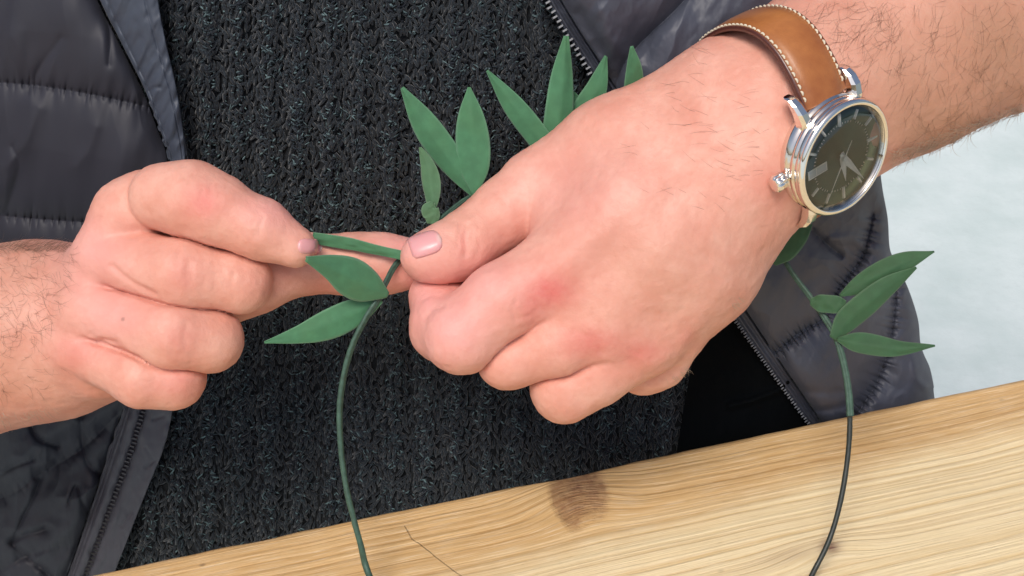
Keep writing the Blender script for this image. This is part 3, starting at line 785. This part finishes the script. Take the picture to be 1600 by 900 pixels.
# ------------------------------------------------------------------ fingernails and hair on the skin
M_nail = NT('fingernail'); M_nail.set(Roughness=0.3, Subsurface_Weight=0.15, Subsurface_Scale=0.002)
M_nail.col(M_nail.mix(M_nail.attr('tip'), M_nail.mix(M_nail.attr('lunula_glint'), (0.72, 0.34, 0.34), (0.78, 0.50, 0.46)), (0.86, 0.76, 0.66)))  # pale nail root: its half-moon plus a gloss highlight painted into the colour
M_nail = M_nail.m
def nail(root_pt, tip_pt, w0, w1, label=None, bulge=2.4, free=0.08, lun=0.2):
    """root_pt / tip_pt: the nail's axis in photo units, w0 / w1 half widths"""
    r0, r1 = np.array(root_pt, float), np.array(tip_pt, float); ax = r1 - r0; pn = np.array([-ax[1], ax[0]]) / np.hypot(*ax)
    n = 26; t = np.linspace(0, 1, n); G = np.zeros((n, 11, 3)); last = onskin(*(r0 + ax * 0.3))
    for i in range(n):
        w = (w0 + (w1 - w0) * t[i]) * (1 - abs(2 * t[i] - 1) ** 4) ** 0.5
        for j in range(11):
            v = j / 5 - 1; q = r0 + ax * t[i] + pn * v * max(w, 0.6)
            p, nr = onskin(q[0], q[1], 0.0)
            if p is None or abs((p - last[0])[2]) > 70: p, nr = P(*q, pix(last[0][None])[2][0] - 1.5), last[1]
            last = (p, nr)
            e = min(1, (1 - abs(2 * t[i] - 1)) * 9) * (1 - abs(v) ** 6)
            G[i, j] = p + nr * (bulge * e - 1.2 * (1 - e))
    for _ in range(2): G[1:-1, 1:-1] = (G[:-2, 1:-1] + G[2:, 1:-1] + G[1:-1, :-2] + G[1:-1, 2:] + 2 * G[1:-1, 1:-1]) / 6
    T = np.repeat(t, 11); v = np.tile(np.linspace(-1, 1, 11), n)
    o = cmesh('fingernail', G.reshape(-1, 3), grid_faces(n, 11), M_nail, body, attrs=dict(tip=np.clip((T - 1 + free) / 0.05, 0, 1), lunula_glint=np.clip((lun - T - 0.12 * v * v) / 0.08, 0, 1)), label=label)
    s = o.modifiers.new('thickness', 'SOLIDIFY'); s.thickness = 2.0 * S; s.offset = 0
    return o
nail((690, 373), (634, 391), 19, 19, 'pink thumbnail seen at a slant', 3.4, 0.05, 0.16)
nail((465, 384), (503, 386), 12.5, 11.5, None, 1.1, 0.08, 0.05)

rh_ = random.Random(5)
def hairs(name, patches, rad=0.5, mat=None):
    Cs, Rs = [], []
    for (poly, n, a0, da, l0, l1, curl, lift) in patches:
        xs = [q[0] for q in poly]; ys = [q[1] for q in poly]
        k = 0; tries = 0
        while k < n and tries < n * 12:
            tries += 1
            x, y = rh_.uniform(min(xs), max(xs)), rh_.uniform(min(ys), max(ys))
            ins = False
            for (x0, y0), (x1, y1) in zip(poly, poly[1:] + poly[:1]):
                if (y0 > y) != (y1 > y) and x < (x1 - x0) * (y - y0) / (y1 - y0) + x0: ins = not ins
            if not ins: continue
            p0, n0 = onskin(x, y, -0.5)
            if p0 is None: continue
            if callable(a0): a = a0(x, y)
            else: a = a0
            a += rh_.gauss(0, da); L = rh_.uniform(l0, l1); c = rh_.gauss(0, curl); px, py = x, y; line = [p0]; hh = None
            for i in range(1, 7):
                a += c / 6
                px += math.cos(a) * L / 6; py += math.sin(a) * L / 6
                p, nn = onskin(px, py, lift * math.sin(min(1, i / 3) * 1.57))
                if p is None: p = P(px, py, pix(line[-1][None])[2][0] - 2 * i)
                elif (p - line[-1])[2] > 25 or (p - line[-1])[2] < -60: p = P(px, py, pix(line[-1][None])[2][0] - 2)
                line.append(p)
            Cs.append(line); Rs.append(rh_.uniform(0.6, 1.15)); k += 1
    C = np.array(Cs); r = np.array(Rs)[:, None] * rad * np.array([0.9, 1, 1, 0.9, 0.75, 0.5, 0.2])[None]
    V, F = strands(C, r, 3)
    return cmesh(name, V, F, mat, person, kind='stuff')
M_hair = mat_simple('dark_arm_hair', (0.17, 0.095, 0.06), 0.5)
M_hairl = mat_simple('light_arm_hair', (0.50, 0.36, 0.26), 0.45)
hairs('arm_hair', [
    ([(-60, 385), (118, 385), (100, 450), (80, 520), (-60, 560)], 380, 0.6, 0.55, 12, 32, 1.0, 1.2),
    ([(-60, 384), (105, 383), (105, 394), (-60, 394)], 300, -0.1, 0.2, 18, 40, 0.6, 6),
    ([(-60, 560), (80, 520), (110, 600), (-60, 640)], 60, 0.4, 0.5, 14, 30, 1.0, 1),
    ([(1050, 130), (1105, 75), (1180, 120), (1215, 190), (1190, 300), (1110, 250), (1060, 190)], 56, 3.3, 0.2, 16, 42, 0.4, 0.8),
    ([(1000, 190), (1190, 300), (1150, 380), (1020, 330), (960, 240)], 14, 3.6, 0.3, 14, 34, 0.5, 1),
    ([(1270, 0), (1600, 0), (1620, 150), (1420, 225), (1405, 170), (1330, 110)], 420, 1.9, 0.5, 14, 44, 0.7, 1.2),
    ([(1240, 0), (1420, 0), (1400, 90), (1330, 100)], 90, 2.6, 0.4, 18, 44, 0.7, 1.0)], 0.155, M_hair)
hairs('arm_hair', [
    ([(1395, 235), (1500, 200), (1600, 160), (1600, 182), (1500, 217), (1400, 250)], 420, 2.75, 0.35, 16, 36, 0.7, 5),
    ([(1140, 478), (1152, 460), (1158, 464), (1146, 482)], 12, 0.6, 0.4, 10, 18, 0.6, 3),
    ([(1040, 590), (1075, 572), (1077, 578), (1042, 596)], 14, 0.7, 0.4, 8, 15, 0.6, 3),
    ([(-60, 650), (60, 640), (100, 634), (60, 650), (-60, 668)], 60, 0.6, 0.4, 12, 22, 0.8, 5)], 0.28, M_hairl)

# ------------------------------------------------------------------ the leafy wire
M_leaf = mat_leaf('green_leaf', (0.048, 0.165, 0.076))
M_leafd = mat_leaf('dark_green_leaf', (0.024, 0.082, 0.031))
M_leafo = mat_leaf('olive_leaf', (0.065, 0.155, 0.072))
M_tape = mat_simple('green_stem_tape', (0.038, 0.085, 0.060), 0.55, var=0.3, scale=500, bump=0.5, bscale=1500)
M_wire = mat_simple('bare_dark_wire', (0.020, 0.026, 0.022), 0.4, var=0.3, scale=900, bump=0.3, bscale=2500)
garland = root('leaf_garland', W(P(900, 640, -120)), 'green artificial leaves taped to a bent wire ring held between the two hands', 'leaf garland')
ring = [(745, 303, -118), (722, 315, -100), (690, 342, -78), (652, 380, -58), (620, 412, -42), (604, 440, -22), (592, 466, -12), (572, 497, -10), (550, 542, -14), (537, 590, -20), (531, 640, -26), (533, 700, -32), (541, 760, -38), (552, 808, -42), (563, 850, -45), (577, 900, -46),
        (625, 1000, 60), (740, 1110, 210), (900, 1160, 260), (1060, 1130, 180), (1180, 1045, 30), (1236, 965, -60), (1268, 900, -110), (1296, 843, -120), (1314, 780, -125), (1325, 710, -130), (1328, 650, -132), (1324, 600, -134), (1314, 552, -136), (1300, 516, -140), (1270, 470, -150), (1240, 430, -162), (1210, 385, -180), (1160, 330, -220),
        (1050, 290, -240), (930, 280, -230), (820, 285, -190), (745, 303, -118)]
R = np.array(ring, float)
for i in range(len(R)):
    if R[i, 1] > 880: R[i, 2] = max(R[i, 2], float(bench_h(R[i, 0], R[i, 1])) + 7)
def seg(i0, i1, n): 
    c = cat_spline(R, (len(R) - 1) * 16 + 1)[i0 * 16:i1 * 16 + 1]
    return P(c[:, 0], c[:, 1], c[:, 2])
def double_stem(pts, r, off, tw):
    n = len(pts); T = np.gradient(pts, axis=0); T /= np.linalg.norm(T, axis=1)[:, None]
    N = np.cross(T, [0, 0, 1.]); N /= np.linalg.norm(N, axis=1)[:, None]; Bn = np.cross(N, T)
    a = np.linspace(0, tw, n)[:, None]
    d = N * np.cos(a) + Bn * np.sin(a)
    rr = np.broadcast_to(r, (n,))
    return join([tube(pts + d * off, rr, 12), tube(pts - d * off * 0.9, rr * 0.9, 12)])
def stem_part(name, i0, i1, mat, r, off, tw):
    pts = seg(i0, i1, 0); rr = np.linspace(r[0], r[1], len(pts)); off = off * (rr / 4.5)[:, None]; rr = rr + 0.25 * fbm(np.arange(len(pts)) / 4.0, 0, 0, 3, 5)
    V, F = double_stem(pts, rr, off, tw); return cmesh(name, V, F, mat, garland)
stem_part('taped_stem', 0, 17, M_tape, (2.4, 5.4), 2.8, 2.2)
stem_part('taped_stem', 26, 37, M_tape, (4.4, 2.2), 2.2, 1.8)
V, F = tube(seg(17, 26, 0), 4.4 + 0.2 * fbm(np.arange(len(seg(17, 26, 0))) / 3.0, 0, 0, 2, 6), 12)
cmesh('bare_wire', V, F, M_wire, garland, label='bare dark end of the wire')

def leaf(spine, wl, wr, roll=0.0, fold=0.12, mat=None, label=None, cup=0.0, nu=40, wave=1.0, ridge=0.0):
    """spine of (px, py, h) from base to tip; wl, wr half widths on each side along it"""
    sp = np.array(spine, float); c = cat_spline(sp, nu); C = P(c[:, 0], c[:, 1], c[:, 2])
    T = np.gradient(C, axis=0); T /= np.linalg.norm(T, axis=1)[:, None]
    t = np.linspace(0, 1, nu)
    def ww(w): return np.clip(np.interp(t, np.linspace(0, 1, 81), np.clip(cat_spline(np.array(w, float)[:, None], 81)[:, 0], 0, None)), 0.4, None)
    l, r = ww(wl), ww(wr)
    side = np.cross(T, [0, 0, 1.]); side /= np.linalg.norm(side, axis=1)[:, None]; N = np.cross(side, T)
    sd = rng.integers(0, 99)
    V = []
    for v in np.linspace(-1, 1, 13):
        w = np.where(v < 0, l, r) * v
        ro = roll + np.sign(v) * -fold
        s2 = side * math.cos(roll) + N * math.sin(roll); n2 = -side * math.sin(roll) + N * math.cos(roll)
        zz = -fold * np.abs(w) + cup * (w ** 2) / 30 + wave * fbm(t * 4, v * 1.2 + 3, 0, 2, int(sd)) * 1.5 + ridge * np.exp(-(v / 0.12) ** 2)
        V.append(C + s2 * w[:, None] + n2 * np.broadcast_to(zz, w.shape)[:, None])
    V = np.array(V)
    o = cmesh('leaf', V.reshape(-1, 3), grid_faces(13, nu), mat or M_leaf, garland, label=label, attrs=dict(rim=np.repeat((np.abs(np.linspace(-1, 1, 13)) > 0.95) * 1.0, nu)))
    s = o.modifiers.new('thickness', 'SOLIDIFY'); s.thickness = 1.7 * S; s.offset = 0
    return o
# behind the thumb
leaf([(742, 308, -108), (712, 262, -96), (672, 205, -82), (628, 137, -70)], [3, 17, 25, 22, 3], [3, 15, 22, 19, 3], 0.15, 0.3, label='long pointed leaf with a pale folded edge')
leaf([(742, 306, -100), (741, 255, -90), (737, 195, -80), (733, 136, -74)], [2, 24, 29, 22, 2], [2, 22, 27, 20, 2], 0.1, 0.2)
leaf([(675, 350, -70), (676, 338, -68), (672, 326, -66), (676, 316, -66)], [8, 14, 14, 3], [6, 12, 13, 3], 0.0, 0.1, M_leafo, 'small blunt leaf scrap')
leaf([(674, 336, -74), (675, 300, -72), (668, 262, -70), (656, 230, -68)], [3, 13, 15, 10, 2], [3, 11, 15, 11, 2], 0.2, 0.35, M_leafo)
leaf([(905, 300, -150), (862, 243, -125), (815, 180, -108), (761, 110, -95)], [2, 16, 20, 19, 2], [2, 16, 19, 16, 2], 0.2, 0.28)
leaf([(862, 290, -150), (870, 220, -130), (878, 140, -112), (884, 56, -95)], [2, 22, 24, 19, 3], [2, 21, 23, 17, 5], -0.1, 0.32, label='folded leaf with a sharp midrib')
leaf([(880, 240, -150), (905, 190, -140), (932, 140, -125), (947, 87, -115)], [2, 20, 23, 16, 2], [2, 18, 22, 14, 2], 0.1, 0.25)
leaf([(915, 240, -165), (910, 195, -160), (904, 165, -152), (896, 143, -150)], [2, 15, 12, 8, 1], [2, 15, 12, 8, 1], 0.1, 0.1)
leaf([(990, 200, -120), (990, 150, -88), (990, 110, -62), (987, 72, -40)], [2, 16, 15, 10, 2], [2, 14, 16, 12, 2], 0.1, 0.18)
# held between the fingers
leaf([(632, 400, -22), (585, 390, -26), (545, 381, -30), (488, 372, -40)], [7, 8, 9, 10, 9], [7, 8, 9, 10, 9], 0.25, 0.25, label='narrow leaf seen edge on between the fingertips', cup=0.3)
leaf([(606, 463, -4), (572, 446, 24), (528, 424, 52), (478, 405, 84)], [4, 27, 30, 16, 3], [6, 24, 30, 20, 4], 0.0, 0.42, label='folded leaf with a pale crease')
leaf([(596, 468, -16), (548, 491, -8), (480, 518, -2), (413, 535, 2)], [5, 21, 26, 15, 1], [5, 20, 22, 12, 1], 0.2, 0.2)
# at the right, below the wrist
leaf([(1208, 412, -150), (1222, 392, -142), (1246, 364, -138), (1266, 346, -138)], [6, 22, 26, 20, 8], [6, 20, 23, 18, 6], 0.0, 0.05, M_leafd, 'short broad dark leaf')
leaf([(1266, 472, -140), (1284, 474, -132), (1304, 476, -128), (1320, 480, -128)], [6, 14, 15, 15, 11], [5, 14, 15, 14, 8], 0.0, 0.05, M_leafd, 'small round-ended leaf')
leaf([(1312, 462, -130), (1352, 440, -118), (1405, 414, -108), (1460, 393, -102)], [2, 14, 20, 17, 1], [2, 16, 17, 13, 1], 0.1, 0.28, M_leafd)
leaf([(1302, 530, -130), (1332, 496, -118), (1380, 455, -106), (1432, 418, -100)], [8, 21, 22, 17, 2], [8, 18, 20, 14, 1], -0.1, 0.3, M_leafd)
leaf([(1308, 530, -126), (1345, 537, -114), (1400, 545, -106), (1461, 540, -100)], [3, 18, 20, 12, 1], [3, 14, 15, 10, 1], 0.15, 0.28, M_leafd)

# ------------------------------------------------------------------ the wristwatch
WC = P(1313, 244, 62)
cc, ss = 0.72, 0.694
maj = np.array([0.577, 0.817, 0]); mn = np.array([0.817 * cc, -0.577 * cc, -ss])
a3, a12 = math.radians(212.5), math.radians(122.5)
WX = math.cos(a3) * maj + math.sin(a3) * mn; WY = math.cos(a12) * maj + math.sin(a12) * mn
WX /= np.linalg.norm(WX); WZ = np.cross(WX, WY); WZ /= np.linalg.norm(WZ); WY = np.cross(WZ, WX)
WR = CAMR @ np.stack([WX, WY, WZ], 1)
watch = root('wristwatch', W(WC), 'steel wristwatch with dark green dial and tan stitched leather strap on the hairy wrist', 'watch')
watch.rotation_euler = Matrix(WR.tolist()).to_euler()
K = 0.965
def wm(name, V, F, mat, parent=None, smooth=True, **kw):
    o = mesh(name, np.asarray(V, float) * S * K, F, mat, None, smooth); o.parent = parent or watch
    for k, v in kw.items(): o[k] = v
    return o
def lathe(prof, ns=96, axis='z'):
    a = np.arange(ns) * 2 * math.pi / ns; pr = np.array(prof, float)
    V = np.stack([pr[:, None, 0] * np.cos(a), pr[:, None, 0] * np.sin(a), np.broadcast_to(pr[:, None, 1], (len(pr), ns))], -1).reshape(-1, 3)
    F = grid_faces(len(pr), ns, False, True)
    return V, F[:, ::-1]
def wbox(x0, x1, y0, y1, z0, z1, taper=1.0):
    V = []
    for z in (z0, z1):
        V += [(x0, y0 * (taper if 0 else 1), z), (x1, y0 * taper, z), (x1, y1 * taper, z), (x0, y1, z)]
    return np.array(V, float), [(3, 2, 1, 0), (4, 5, 6, 7), (0, 1, 5, 4), (1, 2, 6, 5), (2, 3, 7, 6), (3, 0, 4, 7)]
def rotz(V, a):
    c, s = math.cos(a), math.sin(a); return np.asarray(V) @ np.array([[c, s, 0], [-s, c, 0], [0, 0, 1]])
M_steel = mat_simple('polished_steel', (0.80, 0.74, 0.68), 0.10, 1.0, bump=0.12, bscale=260, bdist=0.0004)
M_steelb = mat_simple('bright_steel', (0.86, 0.83, 0.78), 0.07, 1.0)
dm = NT('green_sunray_dial'); dm.set(Metallic=0.85, Roughness=0.33)
dm.b.inputs['Base Color'].default_value = (0.085, 0.15, 0.105, 1); dm.b.inputs['Anisotropic'].default_value = 0.7
tg = dm.n('Tangent'); tg.direction_type = 'RADIAL'; tg.axis = 'Z'; dm.l(tg.outputs[0], dm.b.inputs['Tangent'])
gm = NT('sapphire_glass'); gl = gm.n('BsdfGlossy'); gl.inputs['Roughness'].default_value = 0.015; tr = gm.n('BsdfTransparent'); fr = gm.n('Fresnel'); fr.inputs['IOR'].default_value = 1.78
mx = gm.n('MixShader'); gm.l(fr.outputs[0], mx.inputs[0]); gm.l(tr.outputs[0], mx.inputs[1]); gm.l(gl.outputs[0], mx.inputs[2]); gm.l(mx.outputs[0], gm.out.inputs[0])
M_mark = mat_simple('pale_gold_marker', (0.92, 0.88, 0.78), 0.35, 0.0)
M_white = mat_simple('date_disc', (0.62, 0.62, 0.58), 0.5)
M_print = mat_simple('date_print', (0.02, 0.02, 0.02), 0.5)
V, F = lathe([(0, -51), (60, -51), (76, -50), (85, -47), (91, -42), (95, -36), (96.5, -30), (96.5, -19), (94, -17), (94, -14.5), (97, -12), (97.5, -7), (95, -5), (95, -3.5), (96.5, 0), (95, 3.5)]); wm('case', V, F, M_steel)
V, F = lathe([(95, 3.2), (97, 5), (97.5, 8), (96, 11), (92.5, 13), (89, 13), (87.5, 11.5), (87, 2)]); wm('bezel', V, F, M_steelb)
V, F = lathe([(87.2, 9), (87.2, 11), (70, 13.2), (45, 14.8), (20, 15.6), (0.01, 15.8)]); wm('crystal', V, F, gm.m)
V, F = lathe([(86.8, 10), (82, 2.4)]); wm('dial_rim', V, F, M_steel)
V, F = lathe([(87, 2), (0.01, 2)], 128)
dial = wm('dial', V, F, dm.m)
for k in range(12):
    if k == 3: continue
    a = math.pi / 2 - k * math.pi / 6; l0 = 62 if k % 3 else 56; hw = 2.3 if k % 3 else 3.0
    V, F = wbox(l0, 78, -hw, hw, 2.1, 4.6); V[4:, 1] *= 0.5
    wm('hour_marker', rotz(V, a), F, M_mark, dial, False)
parts = [(rotz(wbox(57, 60, -0.5, 0.5, 2.1, 2.5)[0], -k * math.pi / 30), wbox(57, 60, -0.5, 0.5, 2.1, 2.5)[1]) for k in range(60) if k % 5]
V, F = join(parts); wm('minute_tick', V, F, M_mark, dial, False, kind='stuff')
fr_ = wm('date_window', *wbox(32, 72, -8, 8, 2.1, 3.2), M_mark, dial, False)
wm('date_disc', *wbox(34, 54, -6, 6, 3.0, 3.6), M_white, dial, False); wm('date_disc', *wbox(56, 70, -6, 6, 3.0, 3.6), M_white, dial, False)
def hand(name, L, w, tail, z, ang, th=1.6):
    V = [(-tail, -w * 0.35, z), (0, -w, z), (L * 0.25, -w, z), (L, -0.5, z), (L, 0.5, z), (L * 0.25, w, z), (0, w, z), (-tail, w * 0.35, z)]
    V = V + [(-tail, 0, z + th), (L * 0.25, 0, z + th), (L, 0, z + th * 0.6)]
    F = [(0, 1, 2, 9, 8), (2, 3, 10, 9), (3, 4, 10), (4, 5, 9, 10), (5, 6, 7, 8, 9), (7, 0, 8), (7, 6, 5, 4, 3, 2, 1, 0)]
    return wm(name, rotz(V, math.pi / 2 - ang), F, M_mark, None, False)
hand('hour_hand', 46, 6.8, 10, 5.5, math.radians(356)); hand('minute_hand', 72, 5.8, 12, 7.6, math.radians(326)); hand('second_hand', 72, 1.5, 30, 9.6, math.radians(34.7), 0.8)
V, F = lathe([(5, 5), (5, 11), (3, 12), (0.01, 12)], 20); wm('centre_cap', V, F, M_mark)
# lugs: curved horns at the four corners
for sx in (-1, 1):
    for sy in (-1, 1):
        Vs = []; path = [(50, 66, -20, 11, 13), (54, 84, -19, 10, 13), (57, 100, -22, 9.5, 11), (58, 112, -30, 9, 9), (58, 119, -40, 8, 7), (58, 120, -46, 6, 4)]
        for (x, y, z, w, t) in path:
            for dx, dz in ((-1, -0.6), (-0.6, -1), (0.6, -1), (1, -0.6), (1, 0.5), (0.55, 1), (-0.55, 1), (-1, 0.5)): Vs.append((sx * x + dx * w, sy * y, z + dz * t))
        F = grid_faces(len(path), 8, False, True).tolist(); F += [list(range(8)), [(len(path) - 1) * 8 + k for k in range(8)][::-1]]
        if sx * sy > 0: pass
        wm('lug', Vs, F, M_steelb, None, False)
# fluted crown at three o'clock
pr = [(94, 6), (101, 6), (101.5, 11), (103, 13), (119, 13), (122, 11), (122.5, 7), (122.5, 0.01)]
nf_ = 48; a = np.arange(nf_) * 2 * math.pi / nf_; V = []
for x, r in pr:
    rr = r * (1 + (0.07 * np.where(np.arange(nf_) % 4 < 2, 1, -1) if r > 11 else 0))
    V += [(x, q * math.cos(t), -22 + q * math.sin(t)) for q, t in zip(np.broadcast_to(rr, (nf_,)), a)]
wm('crown', V, grid_faces(len(pr), nf_, False, True), M_steelb)
# leather strap around the wrist
M_leather = NT('tan_leather'); M_leather.set(Roughness=0.36)
M_leather.b.inputs['Coat Weight'].default_value = 0.45; M_leather.b.inputs['Coat Roughness'].default_value = 0.25
tcg = M_leather.noise(60, 4, 0.6); tc2 = M_leather.noise(700, 4, 0.7)
cl = M_leather.mix(M_leather.ramp(tcg, [(0.3, (0, 0, 0)), (0.7, (1, 1, 1))]), (0.28, 0.084, 0.018), (0.44, 0.165, 0.042))
cl = M_leather.mix(M_leather.math('MULTIPLY', M_leather.ramp(tc2, [(0.5, (0, 0, 0)), (0.8, (1, 1, 1))]), 0.25), cl, (0.20, 0.07, 0.02))
cl = M_leather.mix(M_leather.attr('edge'), cl, (0.075, 0.018, 0.012))
M_leather.col(cl); M_leather.nor(M_leather.bump(tc2, 0.25, 0.0002, M_leather.bump(M_leather.noise(120, 5, 0.65, dist=1.2), 0.35, 0.0006))); M_leather = M_leather.m
M_thread = mat_simple('cream_thread', (0.66, 0.58, 0.44), 0.7)
M_edge = mat_simple('strap_edge', (0.085, 0.028, 0.020), 0.55, var=0.3)
up = [(88, -30), (106, -38), (132, -55), (156, -80), (174, -110), (182, -144), (177, -186), (156, -238), (112, -294), (50, -326), (-20, -330)]
dn = [(-88, -30), (-108, -40), (-130, -62), (-150, -110), (-158, -170), (-150, -230), (-118, -290), (-60, -322), (20, -334)]
def strap(path, name_extra=None):
    c = cat_spline(path, 90); c = np.stack([np.full(90, -4.0) - 30 * np.clip(np.linspace(0, 1, 90) * 1.6, 0, 1) * np.clip(np.linspace(0, 1, 90) * 3, 0, 1) * 0.5, -c[:, 0] * 1.02, c[:, 1]], 1)
    T = np.gradient(c, axis=0); T /= np.linalg.norm(T, axis=1)[:, None]
    N = np.cross(T, [1., 0, 0]); N /= np.linalg.norm(N, axis=1)[:, None]
    if (N[0] @ np.array([0, 0, 1.])) < 0: N = -N
    t = np.linspace(0, 1, 90); hw = 46.5 - 3.5 * t; th = 15 - 5 * np.clip(t * 2.2, 0, 1)
    cs = [(-1, -1, 1), (-1.0, 0.1, 1), (-0.97, 0.45, 1), (-0.93, 0.55, .75), (-0.88, 0.58, .2), (-0.80, 0.56, 0), (-0.70, 0.78, 0), (-0.45, 1.05, 0), (0, 1.18, 0), (0.45, 1.05, 0), (0.70, 0.78, 0), (0.80, 0.56, 0), (0.88, 0.58, .2), (0.93, 0.55, .75), (0.97, 0.45, 1), (1, 0.1, 1), (1, -1, 1), (0, -1, 1)]
    V, E = [], []
    for i in range(90):
        for u, v, e in cs:
            V.append(c[i] + np.array([1, 0, 0]) * u * hw[i] + N[i] * v * th[i] * 0.5 * (1.3 if v > .6 else 1)); E.append(e)
    F = grid_faces(90, len(cs), False, True).tolist(); F += [list(range(len(cs))), [(89) * len(cs) + k for k in range(len(cs))][::-1]]
    o = mesh('strap', np.array(V) * S * K, F, M_leather, None, True, attrs=dict(edge=E)); o.parent = watch
    bm_parts = []
    L = np.cumsum(np.r_[0, np.linalg.norm(np.diff(c, axis=0), axis=1)])
    for sgn in (-1, 1):
        s = 14.0
        while s < L[-1] - 10:
            q = []
            for ds in (0, 2.4, 4.8, 7.0):
                i = np.interp(s + ds, L, np.arange(90)); k = int(i); f = i - k; k2 = min(k + 1, 89)
                base = c[k] * (1 - f) + c[k2] * f; nn = N[k] * (1 - f) + N[k2] * f; h_ = hw[k]
                lift = th[k] * 0.5 * 0.58 + (1.3 if 0 < ds < 7 else -0.6)
                q.append(base + np.array([sgn * h_ * 0.865 + sgn * (ds - 3.5) * 0.12, 0, 0]) + nn * lift)
            bm_parts.append(tube(np.array(q), [1.1, 1.9, 1.9, 1.1], 6)); s += 10.4
    V, F = join(bm_parts); st = mesh('stitching', V * S * K, F, M_thread, None); st.parent = o; st['kind'] = 'stuff'
    return o
strap(up); strap(dn)
